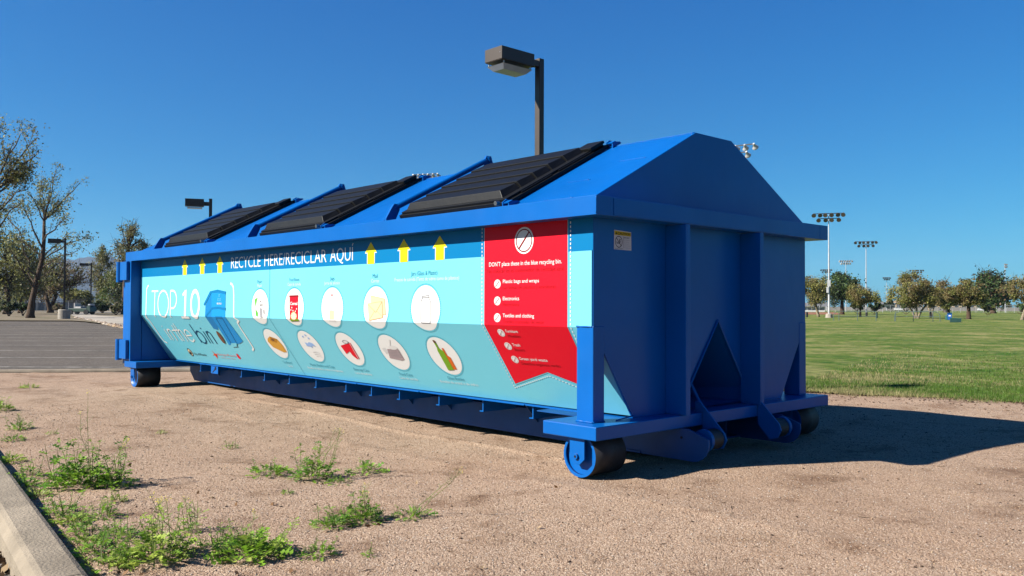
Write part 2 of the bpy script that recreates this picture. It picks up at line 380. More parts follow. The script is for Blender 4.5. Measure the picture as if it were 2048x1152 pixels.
# dog-house behind the notch
mb = MB()
P0 = [(.98, ZT), (.98, .437), (1.294, .836), (1.62, .40), (1.62, ZT)]
n_ = len(P0)
mb.add([(XF-.013, y, z) for y, z in P0]+[(XF-.85, 1.3+(y-1.3)*.9, ZT+(z-ZT)*.18) for y, z in P0], [(i, i+1, i+1+n_, i+n_) for i in range(n_-1)]+[tuple(range(n_, 2*n_))])
mb.add([(XF-.9, .9, ZT+.0), (XF-.013, .9, ZT), (XF-.013, 1.7, ZT), (XF-.9, 1.7, ZT)], [(0, 1, 2, 3)])
part(mb, 'hook_recess', bevel=0)
mb = MB()
mb.tube([(XF+.006, .985, .437), (XF+.006, 1.294, .842), (XF+.006, 1.615, .402)], .009, 6)
part(mb, 'recess_edge_trim', bevel=0)
# upright stiffeners on the front plate
for y in (.755, 1.565):
    mb = MB(); mb.box(XF+.001, .028, y, y+.010, .296, 1.415); mb.box(.018, .028, y+.0105, y+.045, .296, 1.415)
    part(mb, 'front_stiffener', bevel=.002)
mb = MB(); mb.box(XR-.02, XR-.008, .13, W-.13, .30, 1.42)
mb.prism([(YB+.005, ZF+.55), (YB+.005, .30), (YT+.1, .30), (YT+.1, ZF+.5)], XR-.032, XR-.022, 'x'); part(mb, 'rear_frame_plate', bevel=0)
# top rim: four box sections butted
mb = MB(); mb.box(-L, 0, 0, .115, 1.419, 1.523); mb.box(-L, 0, W-.115, W, 1.4195, 1.5228); mb.box(-.115, -.001, .1155, W-.1155, 1.4195, 1.5225); mb.box(-L+.001, -L+.16, .1155, W-.1155, 1.4195, 1.5225)
mb.box(-.0001, .003, .14, 1.98, 1.424, 1.519)
part(mb, 'top_rim', bevel=.006)
# roof (hipped box section with flat ridge)
mb = MB()
R = [(.092, 1.5225), (1.067, 2.02), (1.463, 2.02), (2.438, 1.5225)]
mb.prism(R, -7.05, XF, 'x'); ro = part(mb, 'roof', bevel=.004)
bm = bmesh.new(); bm.from_mesh(ro.data); bmesh.ops.recalc_face_normals(bm, faces=bm.faces); bm.to_mesh(ro.data); bm.free()
# weld beads along ridge and rim corners (irregular)
random.seed(4)
def bead(mb, a, b, r, step=.012):
    a = Vector(a); b = Vector(b); n = int((b-a).length/step)
    pts = [a.lerp(b, i/n) for i in range(n+1)]
    mb.tube(pts, [r*random.uniform(.6, 1.25) for _ in pts], 6)
mb = MB(); bead(mb, (-7.0, 1.066, 2.0205), (XF-.01, 1.066, 2.0205), .0045, .03); bead(mb, (-.002, .0, 1.425), (-.002, .0, 1.519), .003)
bead(mb, (-.24, .107, .819), (-.125, .106, .819), .005); bead(mb, (-.10, .28, .296), (XF+.0, YT, ZT+.002), .004); bead(mb, (XF-.002, YB+.012, ZF-.02), (XF-.002, YT, ZT), .004)
bead(mb, (-.24, .103, .297), (-.117, .103, .297), .006); bead(mb, (-.117, .103, .297), (-.117, .2, .297), .005)
for xa, xb, y in ((-.62, -.42, .42), (-.45, -.22, .70), (-.55, -.30, .14)):
    z = 1.523+.51*(y-.092)+.001; bead(mb, (xa, y, z), (xb, y, z), .0025, .02)
part(mb, 'weld_beads', bevel=0, smooth=True)
# corner posts
for x0, x1 in ((-.24, -.1165), (-7.17, -6.978)):
    for sg in (0, 1):
        mb = MB(); ya, yb = ((.107, .20) if x1 > -1 else (0.002, .125))
        if sg: ya, yb = W-yb, W-ya
        top = .822 if x1 > -1 else 1.418
        mb.box(x0, x1, ya, yb, .2935, top); part(mb, 'corner_post', bevel=.005)
# cross beams at both ends
mb = MB(); mb.box(-.397, 0, 0, W, .219, .293); part(mb, 'front_cross_beam', PAINT, bevel=.005)
mb = MB(); mb.box(-L, -6.78, 0, W, .222, .2925); part(mb, 'rear_cross_beam', PAINT, bevel=.005)
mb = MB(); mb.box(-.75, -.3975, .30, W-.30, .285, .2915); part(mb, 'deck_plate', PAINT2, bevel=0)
# floor sheet + bright edge flange under the taper
mb = MB(); mb.box(XR, -.3975, YT-.012, W-YT+.012, .292, .2985); part(mb, 'floor_plate', PAINT, bevel=0)
mb = MB()
for i in range(40):
    xa = XR+.9+(5.65)*i/40; xb = xa+5.65/40; o_ = .004*math.sin(i*.9)+.003*math.sin(i*2.3)
    mb.box(xa, xb-.0005, YT-.034+o_, YT-.013, .291, .2975)
part(mb, 'floor_flange', PAINT, bevel=0)
# cross members (channel ends)
for i, x in enumerate((-6.10, -5.113, -4.62, -4.136, -3.657, -3.169, -2.789, -2.405, -1.912, -1.425, -.935)):
    mb = MB(); mb.box(x-.004, x+.004, .445, W-.445, .207, .2905); mb.box(x-.034, x-.0045, .445, W-.445, .207, .213)
    part(mb, 'cross_member', PAINT, bevel=0)
mb = MB(); mb.prism([(-5.79, .2085), (-5.62, .2085), (-5.62, .2905), (-5.79, .2905)], .425, .433, 'y'); tb = part(mb, 'tie_bracket', PAINT, bevel=.002)
mb = MB(); mb.prism([(-5.755, .222), (-5.745, .216), (-5.69, .246), (-5.66, .250), (-5.655, .272), (-5.675, .284), (-5.695, .276), (-5.70, .256)], .4235, .4247, 'y'); part(mb, 'keyhole_slot', V_DARK, tb, bevel=0)
# main rails with rounded noses (mirrored pair)
for sg in (1, -1):
    Y = lambda v: v if sg > 0 else 2.54-v
    mb = MB(); pr = [(-7.13, .221), (-7.13, .138), (-7.0, .034), (.02, .034)]
    for k in range(7):
        a = -math.pi/2+k*math.pi/2/6*1.15; pr.append((.075+.115*math.cos(a), .145+.112*math.sin(a)))
    pr += [(.05, .218)]
    mb.prism(pr, Y(.75), Y(.762), 'y'); mb.prism([(-7.1, .221), (-7.1, .04), (-.25, .04), (-.25, .221)], Y(.935), Y(.947), 'y')
    mb.box(-6.95, -.26, min(Y(.763), Y(.934)), max(Y(.763), Y(.934)), .038, .05)
    if sg > 0: mb.box(-.9, -.3, .742, .7495, .036, .05)
    def rc(o):
        bm = bmesh.new(); bm.from_mesh(o.data); bmesh.ops.recalc_face_normals(bm, faces=bm.faces); bm.to_mesh(o.data); bm.free(); return o
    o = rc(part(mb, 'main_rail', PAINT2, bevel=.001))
    mb = MB(); mb.tube([(.0, Y(.7475), .165), (.0, Y(.7495), .165)], .008, 10); part(mb, 'pin_hole', V_DARK, o, bevel=0)
    mb = MB(); mb.tube([(.10, Y(.82), .150), (.10, Y(.845), .150)], .066, 24); mb.tube([(.10, Y(.765), .150), (.10, Y(.819), .150)], .02, 12); part(mb, 'roller_collar', PAINT, bevel=0)
    mb = MB(); mb.tube([(.10, Y(.846), .150), (.10, Y(.95), .150)], .060, 24); rc(part(mb, 'nose_roller', STEEL, bevel=.003))
    mb = MB(); mb.prism([(-.05, .36), (-.012, .355), (.155, .185), (.170, .145), (.145, .095), (.09, .08), (.003, .17), (.003, .2185), (.003, .2935), (-.05, .2937)], Y(.956), Y(.968), 'y')
    rc(part(mb, 'nose_gusset', PAINT, bevel=.001))
mb = MB(); mb.tube([(-.14, 1.03, .46), (-.09, 1.045, .36), (-.05, 1.046, .3)], .011, 8); part(mb, 'brace_rod', PAINT, bevel=0)
# gusset triangles on rails between members
for x in (-6.3, -4.9, -3.41, -2.65, -2.15, -1.2):
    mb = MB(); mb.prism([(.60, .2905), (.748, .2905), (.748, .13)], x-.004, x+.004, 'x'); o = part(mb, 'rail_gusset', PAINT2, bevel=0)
# ground rollers
def roller(x, y, s):
    w0 = .255
    mb = MB(); n = 40; R0, R1 = .118, .104
    ya, yb = y, y+s*w0
    vs = []
    for yy, rr in ((ya, R1), (ya, R0), (yb, R0), (yb, R1), (yb-s*.02, R1), (ya+s*.02, R1)):
        for k in range(n): a = 2*math.pi*k/n; vs.append((x+rr*math.cos(a), yy, R0+.001+rr*math.sin(a)))
    mi = [1, 0, 1, 1, 1]
    for j in range(5):
        fs = [(j*n+k, j*n+(k+1) % n, ((j+1) % 6)*n+(k+1) % n, ((j+1) % 6)*n+k) for k in range(n)]
        mb.f += fs; mb.m += [mi[j]]*n
    mb.f += [(5*n+k, 5*n+(k+1) % n, (k+1) % n, k) for k in range(n)]; mb.m += [1]*n
    mb.f += [tuple(range(5*n, 6*n)), tuple(range(4*n, 5*n))]; mb.m += [1, 1]
    mb.v = vs
    o = mb.build('ground_roller', [STEEL, PAINT], BIN); bm = bmesh.new(); bm.from_mesh(o.data); bmesh.ops.recalc_face_normals(bm, faces=bm.faces); bm.to_mesh(o.data); bm.free()
    for q in o.data.polygons: q.use_smooth = len(q.vertices) == 4 and abs(q.normal.y) < .5
    for yy in (ya-s*.022, yb+s*.012):
        mb = MB(); mb.prism([(x-.052, .2188), (x-.052, .110), (x-.020, .075), (x+.022, .075), (x+.056, .106), (x+.056, .2188)], yy, yy+s*.009, 'y')
        b = mb.build('axle_bracket', PAINT, o, .0015); bm = bmesh.new(); bm.from_mesh(b.data); bmesh.ops.recalc_face_normals(bm, faces=bm.faces); bm.to_mesh(b.data); bm.free()
    yy = ya-s*.0225; mb = MB(); mb.tube([(x, yy, .118), (x, yy-s*.012, .118)], .016, 12); mb.build('axle_nut', PAINT, o, .001)
    mb = MB(); mb.tube([(x, yy-s*.0125, .118), (x, yy-s*.0135, .118)], .007, 10); mb.build('axle_bore', V_DARK, o)
roller(-.165, .050, 1); roller(-.165, W-.050, -1); roller(-6.98, .050, 1); roller(-6.98, W-.050, -1)
# door hinges at the rear
for za, zb in ((1.205, 1.415), (.315, .53)):
    mb = MB(); mb.box(-7.235, -7.02, -.034, -.001, za, zb); h = part(mb, 'door_hinge', PAINT, bevel=.004)
    mb = MB(); mb.tube([(-7.285, -.02, za-.02), (-7.285, -.02, zb+.003)], .036, 16); part(mb, 'hinge_pin', PAINT, h, bevel=0, smooth=False)
mb = MB(); mb.box(-7.30, -7.18, .03, W-.03, .25, 1.40); part(mb, 'rear_door', PAINT, bevel=.004)
# lids on the near roof slope
sl = math.atan(.51); 
def RT(x, s, h): # along x, up-slope s, height h off the roof
    return Vector((x, .092+s*math.cos(sl)-h*math.sin(sl), 1.523+s*math.sin(sl)+h*math.cos(sl)))
class TM:
    def __matmul__(s, v): return RT(v.x, v.y, v.z)
T_ = TM()
def lid(xl):
    w_ = 1.14; xr = xl+w_
    mb = MB()
    # frame (lower flange) then skirt, then stepped crown
    mb.box(xl, xr, .035, 1.07, .006, .030, T=T_); mb.box(xl+.02, xr-.03, .05, 1.055, .0305, .046, T=T_)
    st = [.075, .245, .40, .555, .715, .905]
    for a, b in zip(st[:-1], st[1:]):
        k = 0 if a == st[0] else .012
        i_ = .045
        # crown segment: sloped sides, slightly shingled
        x0, x1 = xl+.05, xr-.085
        lo = [(x0, a+k, .0465), (x1, a+k, .0465), (x1, b, .0465), (x0, b, .0465)]
        hi = [(x0+.03, a+k+(.028 if k == 0 else .004), .088), (x1-.03, a+k+(.028 if k == 0 else .004), .088), (x1-.03, b-.002, .080), (x0+.03, b-.002, .080)]
        mb.add([RT(*q) for q in lo+hi], [(0, 1, 5, 4), (1, 2, 6, 5), (2, 3, 7, 6), (3, 0, 4, 7), (4, 5, 6, 7)])
        mb.box(x0+.045, x1-.045, b-.0025, b+.0165, .0466, .078, T=T_)
    mb.box(xr-.16, xr-.01, .90, 1.05, .0465, .066, T=T_)
    o = part(mb, 'hinged_lid', PLASTIC, bevel=.003)
    # dividing raised centre line and side handles
    mb = MB(); mb.tube([RT(xr-.018, .18, .036), RT(xr-.018, .48, .036)], .006, 6); mb.tube([RT(xr-.018, .55, .036), RT(xr-.018, .9, .036)], .006, 6); part(mb, 'edge_rod', PLASTIC, o, bevel=0)
    # tubular stop bar on the far side
    xb = xl-.035
    mb = MB(); mb.tube([RT(xb, .05, .085), RT(xb, 1.02, .085)], .021, 16); mb.tube([RT(xb, 1.015, .085), RT(xb, 1.035, .085)], .031, 16); bar = part(mb, 'stop_bar', PAINT, bevel=0)
    mb = MB()
    def ear(x, pts, t=.008):
        mb.add([RT(x, a, b) for a, b in pts]+[RT(x+t, a, b) for a, b in pts], [tuple(range(len(pts))), tuple(range(2*len(pts)-1, len(pts)-1, -1))]+[(i, i+len(pts), (i+1) % len(pts)+len(pts), (i+1) % len(pts)) for i in range(len(pts))])
    ear(xb-.006, [(-.075, .02), (-.06, -.0), (.0, .002), (.075, .06), (.078, .10), (.05, .115), (.02, .10), (-.06, .05)], .02)
    o2 = part(mb, 'bar_bracket', PAINT, bar, bevel=0); bm = bmesh.new(); bm.from_mesh(o2.data); bmesh.ops.recalc_face_normals(bm, faces=bm.faces); bm.to_mesh(o2.data); bm.free()
    mb = MB(); ear(xb-.006, [(.95, .0), (1.05, .0), (1.06, .10), (1.02, .12), (.99, .1)], .02)
    o2 = part(mb, 'bar_bracket', PAINT, bar, bevel=0); bm = bmesh.new(); bm.from_mesh(o2.data); bmesh.ops.recalc_face_normals(bm, faces=bm.faces); bm.to_mesh(o2.data); bm.free()
    mb = MB(); a = RT(xb-.009, .05, .085); mb.tube([a, a+Vector((-.012, 0, 0))], .024, 14); part(mb, 'bar_end', PAINT, bar, bevel=0)
    mb = MB(); a = RT(xb-.009, -.055, .025); mb.tube([a, a+Vector((-.01, 0, 0))], .02, 12); part(mb, 'pivot_pin', PAINT, bar, bevel=0)
    for s0, s1 in ((-.01, .09), (1.06, 1.16)):
        mb = MB(); ear(xr-.02, [(s0, .001), (s1, .001), (s1-.01, .02), (s0+.05, .046), (s0+.01, .04)]); ear(xr+.030, [(s0, .001), (s1, .001), (s1-.01, .016), (s0+.05, .030), (s0+.01, .028)]); mb.box(xr-.02, xr+.036, s0+.012, s0+.05, .030, .036, T=T_)
        mb.box(xr-.02, xr+.043, s0+.02, s0+.085, .001, .008, T=T_)
        o2 = part(mb, 'hinge_lug', PAINT, o, bevel=0); bm = bmesh.new(); bm.from_mesh(o2.data); bmesh.ops.recalc_face_normals(bm, faces=bm.faces); bm.to_mesh(o2.data); bm.free()
    a = RT(xr-.06, .012, .035); mb = MB(); mb.tube([a, a+Vector((0, -.03, -.004))], .014, 14); part(mb, 'hinge_bolt', CHROME, o, bevel=0)
for xl in (-1.95, -4.085, -6.30): lid(xl)

# ------------------------------------------------------------------ printed artwork on the side panel
def conv(u, v, off):                    # panel coordinates -> world, off = stand-off of the film
    if v >= ZF+1e-6: return (u, YB-off, v)
    s = ZF-v
    if s < 1e-6: return (u, YB-off, ZF-off*.3)
    return (u, YB+s*UD.y-off*.8325, ZF+s*UD.z-off*.554)
class Art:
    def __init__(s): s.v = []; s.f = []; s.m = []; s.l = []; s.mats = []
    def mi(s, m):
        if m not in s.mats: s.mats.append(m)
        return s.mats.index(m)
    def poly(s, pts, m, layer=1):
        b = len(s.v); s.v += [(p[0], p[1], layer) for p in pts]; s.f.append(tuple(range(b, b+len(pts)))); s.m.append(s.mi(m)); return s
    def faces(s, vs, fs, m, layer=1):
        b = len(s.v); s.v += [(p[0], p[1], layer) for p in vs]
        for f in fs: s.f.append(tuple(i+b for i in f)); s.m.append(s.mi(m))
        return s
    def ell(s, u, v, ru, rv, m, layer=1, n=48): return s.poly([(u+ru*math.cos(2*math.pi*k/n), v+rv*math.sin(2*math.pi*k/n)) for k in range(n)], m, layer)
    def ring(s, u, v, r, t, m, layer=1, n=56, dash=None, ru=None):
        for k in range(n):
            a, b = 2*math.pi*k/n, 2*math.pi*(k+(.55 if dash else 1))/n
            k_ = ru or 1
            s.poly([(u+k_*(r-t)*math.cos(a), v+(r-t)*math.sin(a)), (u+k_*r*math.cos(a), v+r*math.sin(a)), (u+k_*r*math.cos(b), v+r*math.sin(b)), (u+k_*(r-t)*math.cos(b), v+(r-t)*math.sin(b))], m, layer)
        return s
    def line(s, pts, wd, m, layer=1, dash=None):
        if dash:
            for a, b in zip(pts[:-1], pts[1:]):
                a = Vector(a); b = Vector(b); n = max(1, int((b-a).length/dash)); d = (b-a).normalized(); q = Vector((-d.y, d.x))*wd/2
                for k in range(n):
                    p0 = a.lerp(b, k/n); p1 = a.lerp(b, (k+.55)/n); s.poly([p0-q, p1-q, p1+q, p0+q], m, layer)
            return s
        P = [Vector(p) for p in pts]; n = len(P); Lf = []; Rt = []
        for i in range(n):
            d0 = (P[i]-P[i-1]).normalized() if i else (P[1]-P[0]).normalized(); d1 = (P[i+1]-P[i]).normalized() if i < n-1 else d0
            t = (d0+d1); t = t.normalized() if t.length > 1e-6 else d0; q = Vector((-t.y, t.x)); kk = 1/max(.5, q.dot(Vector((-d0.y, d0.x))))
            Lf.append(P[i]+q*wd/2*kk); Rt.append(P[i]-q*wd/2*kk)
        for i in range(n-1): s.poly([Rt[i], Rt[i+1], Lf[i+1], Lf[i]], m, layer)
        return s
    def text(s, body, u0, u1, v, h, m, layer=2, bold=0, skew=0):
        cu = bpy.data.curves.new('t', 'FONT'); cu.body = body; cu.size = 1; cu.offset = bold; cu.resolution_u = 3; cu.fill_mode = 'FRONT'
        ob = bpy.data.objects.new('t', cu); COL.objects.link(ob); me = bpy.data.meshes.new_from_object(ob)
        co = np.array([x.co[:2] for x in me.vertices]); fs = [tuple(p.vertices) for p in me.polygons]
        bpy.data.objects.remove(ob); bpy.data.curves.remove(cu); bpy.data.meshes.remove(me)
        if len(co) == 0: return s
        x0, x1 = co[:, 0].min(), co[:, 0].max(); cap = .70
        sx = (u1-u0)/(x1-x0); X = u0+(co[:, 0]-x0)*sx+skew*co[:, 1]; Y = v+co[:, 1]/cap*h
        return s.faces(list(zip(X, Y)), fs, m, layer)
    def build(s, name, parent, cf=None, cut=True, base=0.0008, step=.0009):
        me = bpy.data.meshes.new(name); me.from_pydata([(a, b, 0) for a, b, c in s.v], [], s.f)
        lay = [c for a, b, c in s.v]
        bm = bmesh.new(); bm.from_mesh(me); ll = bm.verts.layers.float.new('lay'); bm.verts.ensure_lookup_table()
        for i, vv in enumerate(bm.verts): vv[ll] = lay[i]
        for f, mi in zip(bm.faces, s.m): f.material_index = mi
        bmesh.ops.triangulate(bm, faces=[f for f in bm.faces if len(f.verts) > 4])
        if cut: bmesh.ops.bisect_plane(bm, geom=bm.verts[:]+bm.edges[:]+bm.faces[:], plane_co=(0, ZF, 0), plane_no=(0, 1, 0), dist=1e-7)
        for f in bm.faces:
            f.normal_update()
            if f.normal.z < 0: f.normal_flip()
        fn = cf or conv
        for vv in bm.verts: vv.co = fn(vv.co.x, vv.co.y, base+step*vv[ll])
        bm.to_mesh(me); bm.free(); me.update()
        return link(name, me, s.mats, parent)

A = Art(); A.poly([(-6.965, 1.2385), (-.122, 1.2385), (-.122, 1.42), (-6.965, 1.42)], V_BAND, 0); A.build('colour_band', PANEL)
for u in (-5.724, -5.291, -4.885, -2.300, -1.887, -1.480):
    A = Art(); A.poly([(u-.074, 1.321), (u+.074, 1.321), (u, 1.396)], V_YEL, 2); A.poly([(u-.043, 1.235), (u+.043, 1.235), (u+.043, 1.3205), (u-.043, 1.3205)], V_YEL, 2)
    A.line([(u-.048, 1.2385), (u-.048, 1.3175), (u-.076, 1.3175)], .006, V_WHITE, 1); A.line([(u+.048, 1.2385), (u+.048, 1.3175), (u+.076, 1.3175)], .006, V_WHITE, 1)
    A.build('printed_arrow', PANEL)
for tx, a, b_ in (('RECYCLE', -4.638, -4.045), ('HERE/RECICLAR', -3.972, -2.925), ('AQUÍ', -2.872, -2.535)): A = Art(); A.text(tx, a, b_, 1.270, .105, V_WHITE, 2, -.006); A.build('heading_lettering', PANEL)
A = Art(); A.line([(-3.872, 1.42), (-3.872, .815), (-3.845, .20)], .004, V_TEAL, 2); A.build('panel_seam', PANEL)
# big brackets
A = Art(); A.line([(-6.725, 1.142), (-6.755, 1.132), (-6.782, 1.105), (-6.79, 1.04), (-6.80, .83), (-6.815, .80), (-6.842, .778), (-6.815, .76), (-6.80, .725), (-6.80, .56), (-6.797, .50), (-6.775, .455), (-6.715, .437)], .021, V_WHITE, 2); A.build('printed_bracket', PANEL)
A = Art(); A.line([(-4.650, 1.132), (-4.615, 1.122), (-4.585, 1.095), (-4.575, 1.03), (-4.573, .84), (-4.565, .81), (-4.512, .780), (-4.565, .757), (-4.572, .72), (-4.562, .50), (-4.565, .465), (-4.615, .436)], .021, V_WHITE, 2); A.build('printed_bracket', PANEL)
# title
def arc(u, v, ru, rv, a0, a1, n=24): return [(u+ru*math.cos(math.radians(a0+(a1-a0)*k/n)), v+rv*math.sin(math.radians(a0+(a1-a0)*k/n))) for k in range(n+1)]
A = Art(); t_ = .020
A.line([(-6.630, 1.077), (-6.440, 1.077)], .018, V_WHITE, 2); A.line([(-6.535, 1.068), (-6.545, .79)], t_, V_WHITE, 2)
A.line(arc(-6.295, .938, .150, .142, 0, 360, 40), t_, V_WHITE, 2)
A.line([(-6.098, .79), (-6.095, 1.075)], t_, V_WHITE, 2); A.line([(-6.095, 1.077), (-6.03, 1.077)]+arc(-6.03, .985, .10, .092, 85, -90, 16)+[(-6.085, .893)], t_, V_WHITE, 2)
A.build('title_lettering', PANEL); A = Art(); A.poly([(-5.732, .80), (-5.682, .80), (-5.672, 1.088), (-5.715, 1.068), (-5.72, 1.03)], V_WHITE, 2); A.poly([(-5.775, 1.040), (-5.76, 1.015), (-5.715, 1.04), (-5.700, 1.086)], V_WHITE, 3); A.poly([(-5.812, .785), (-5.618, .785), (-5.618, .812), (-5.812, .812)], V_WHITE, 4)
A.line(arc(-5.455, .936, .098, .132, 0, 360, 40), .042, V_WHITE, 2)
A.build('title_lettering', PANEL); A = Art()
q = .016
def n_(u, v, h, w_, m): A.line([(u, v), (u, v+h)], q, m, 2); A.line([(u, v+h*.55)]+arc(u+w_/2, v+h-w_/2*1.0, w_/2, w_/2, 170, 10, 10)+[(u+w_, v)], q, m, 3)
b = .483
A.line([(-6.53, b), (-6.535, b+.150)], q, V_WHITE, 2); A.line([(-6.543, b+.178), (-6.545, b+.192)], q*1.3, V_WHITE, 2)
n_(-6.462, b, .150, .105, V_WHITE)
A.line([(-6.235, b+.21), (-6.237, b+.03), (-6.21, b)], q, V_WHITE, 2); A.line([(-6.32, b+.138), (-6.165, b+.145)], q, V_WHITE, 3)
n_(-6.165, b, .150, .10, V_WHITE); A.line([(-6.165, b+.15), (-6.17, b+.232)], q, V_WHITE, 2)
A.line([(-6.015, b+.078), (-5.865, b+.085)]+arc(-5.94, b+.08, .075, .075, 5, 325, 26)+[(-5.865, b+.02)], q, V_WHITE, 2)
A.build('title_lettering', PANEL); A = Art(); A.line([(-5.738, b+.232), (-5.722, b)], q, V_NAVY, 2); A.line(arc(-5.642, b+.072, .080, .076, 0, 360, 28), q, V_NAVY, 3)
A.line([(-5.50, b), (-5.498, b+.150)], q, V_NAVY, 2); A.line([(-5.512, b+.178), (-5.516, b+.192)], q*1.3, V_NAVY, 2)
n_(-5.440, b, .150, .098, V_NAVY)
A.build('title_lettering', PANEL)
# picture of a wheeled bin
A = Art()
A.poly([(-5.206, .926), (-5.066, 1.049), (-5.049, .80), (-5.065, .70), (-5.10, .66), (-5.193, .671), (-5.213, .823)], V_BIN3, 1)
A.poly([(-5.066, 1.049), (-4.913, 1.05), (-4.751, 1.032), (-4.758, .82), (-4.70, .54), (-4.80, .51), (-5.075, .482), (-5.06, .70)], V_BIN, 2)
A.poly([(-5.248, .935), (-5.10, 1.062), (-4.927, 1.077), (-4.743, 1.057), (-4.749, 1.030), (-4.913, 1.048), (-5.066, 1.046), (-5.224, .922)], V_BIN2, 3)
A.poly([(-5.213, .822), (-5.056, .906), (-4.91, .914), (-4.742, .902), (-4.752, .878), (-4.909, .892), (-5.048, .885), (-5.200, .808)], V_BIN2, 3)
A.poly([(-4.97, .822), (-4.83, .822), (-4.83, .80), (-4.97, .80)], V_BIN2, 4)
A.line([(-4.976, .80), (-4.993, .505)], .007, V_NAVY, 4); A.line([(-4.83, .80), (-4.862, .52)], .007, V_NAVY, 4)
A.poly([(-5.03, .478), (-4.985, .507), (-4.865, .515), (-4.90, .470), (-5.0, .462)], VINYL, 5)
A.ell(-5.148, .572, .042, .075, V_BROWN, 5)
for a in range(3):
    g = math.radians(90+120*a); cc = (-4.885+.026*math.cos(g), .993+.026*math.sin(g)); A.ring(cc[0], cc[1], .014, .004, VINYL, 5, 10)
A.text('RECYCLE', -4.935, -4.834, .935, .015, V_WHITE, 5, .02)
A.build('bin_picture', PANEL)
# sponsor marks
A = Art(); A.ell(-6.215, .333, .052, .053, V_DARK, 1); A.ell(-6.215, .333, .041, .042, V_CREAM, 2); A.poly([(-6.25, .31), (-6.235, .355), (-6.222, .33), (-6.20, .365), (-6.185, .32), (-6.215, .298)], V_DARK, 3)
A.text('City of Phoenix', -6.135, -5.812, .305, .030, V_DARK, 2, .008); A.build('sponsor_mark', PANEL)
A = Art(); A.poly([(-5.60, .392), (-5.585, .345), (-5.645, .325), (-5.59, .322), (-5.585, .272), (-5.565, .318), (-5.515, .345), (-5.565, .348)], V_ORANGE, 1)
A.poly([(-5.575, .36), (-5.535, .335), (-5.555, .30), (-5.575, .315)], V_RED, 2)
A.text('ReimaginePhoenix', -5.515, -5.075, .333, .030, V_PINK, 2, -.005); A.text('reduce. reuse. recycle.', -5.46, -5.13, .302, .013, V_PINK, 2, 0)
A.ell(-5.025, .338, .030, .028, V_RED, 1, 20); A.poly([(-5.05, .355), (-5.035, .385), (-5.025, .36), (-5.01, .385), (-5.0, .355)], V_RED, 2); A.build('sponsor_mark', PANEL)
# ten picture roundels
def roundel(u, v, pic, lab):
    A = Art(); A.ell(u, v, .160, .158, V_WHITE, 0, 56); A.ring(u, v, .1715, .006, V_DOTS, 1, 72, True)
    pic(A, u, v); o = A.build('picture_roundel', PANEL); o['label'] = lab
def P_(A, u, v, pts, m, l): A.poly([(u+a, v+b_) for a, b_ in pts], m, l)
def paper(A, u, v):
    P_(A, u, v, [(-.10, .07), (-.04, .09), (-.035, -.085), (-.075, -.075)], V_GREEN, 1); P_(A, u, v, [(-.035, .10), (.0, .06), (.03, -.09), (-.09, -.01)], V_LGREY, 2)
    P_(A, u, v, [(-.02, .075), (.07, .055), (.115, -.075), (.01, -.095)], V_PALE, 3); P_(A, u, v, [(.0, -.005), (.045, -.01), (.055, -.09), (.012, -.09)], V_GREY, 4); P_(A, u, v, [(.065, -.02), (.09, -.025), (.10, -.06), (.072, -.055)], V_GREY, 4)
    P_(A, u, v, [(.0, .05), (.012, .062), (.025, .045)], V_DARK, 4); A.text('NEWS', u+.005, u+.06, v+.012, .016, V_DARK, 4)
def cereal(A, u, v):
    P_(A, u, v, [(-.075, .095), (.070, .098), (.070, -.105), (-.070, -.108)], V_RED, 2); P_(A, u, v, [(-.080, .102), (.072, .104), (.074, .090), (-.078, .088)], V_DKRED, 3)
    P_(A, u, v, [(-.07, -.095), (.07, -.092), (.074, -.112), (-.066, -.118)], V_LBOTT, 3)
    A.text('Cereal', u-.06, u+.062, v+.022, .026, V_WHITE, 4, .02); A.ell(u+.0, v-.070, .052, .032, V_CREAM, 4, 20); A.ring(u+.0, v-.07, .04, .006, V_CARD, 5, 12, True, 1.1)
    for a, b_ in ((-.045, -.02), (.05, -.01), (-.03, .0), (.03, -.03), (-.01, -.025)): A.ell(u+a, v+b_, .007, .007, V_WHITE, 5, 8)
def jug(A, u, v):
    P_(A, u, v, [(-.02, .105), (.014, .105), (.014, .097), (-.02, .097)], V_RED, 2); P_(A, u, v, [(-.018, .094), (.012, .094), (.02, .05), (.045, .0), (.045, -.11), (-.05, -.11), (-.05, .0), (-.025, .05)], V_PALE, 1)
    P_(A, u, v, [(-.035, -.02), (.03, -.02), (.03, -.09), (-.035, -.09)], V_TAN, 2)
    P_(A, u, v, [(-.015, .09), (-.004, .09), (-.004, -.015), (-.03, -.015)], V_WHITE, 3)
def mail(A, u, v):
    P_(A, u, v, [(-.07, .095), (.115, .07), (.13, -.05), (-.05, -.04)], V_TAN2, 1); P_(A, u, v, [(-.066, .09), (.111, .066), (.125, -.045), (-.046, -.035)], V_TAN, 2)
    P_(A, u, v, [(-.105, .035), (.085, .052), (.097, -.068), (-.083, -.092)], V_TAN2, 3); P_(A, u, v, [(-.100, .031), (.081, .047), (.092, -.064), (-.079, -.087)], V_TAN, 4)
    A.line([(u-.10, v+.03), (u+.005, v-.03), (u+.081, v+.046)], .005, V_TAN2, 5); A.line([(u-.08, v-.086), (u-.01, v-.02)], .003, V_TAN2, 5); A.line([(u+.09, v-.06), (u+.02, v-.02)], .003, V_TAN2, 5)
def jar(A, u, v):
    A.line([(u-.05, v-.085), (u-.05, v+.05), (u-.035, v+.068), (u-.035, v+.085), (u+.04, v+.09), (u+.04, v+.07), (u+.06, v+.045), (u+.062, v-.085), (u+.05, v-.095), (u-.04, v-.095), (u-.05, v-.085)], .006, V_GREY, 2)
    A.line([(u-.04, v+.075), (u+.045, v+.078)], .005, V_GREY, 3)
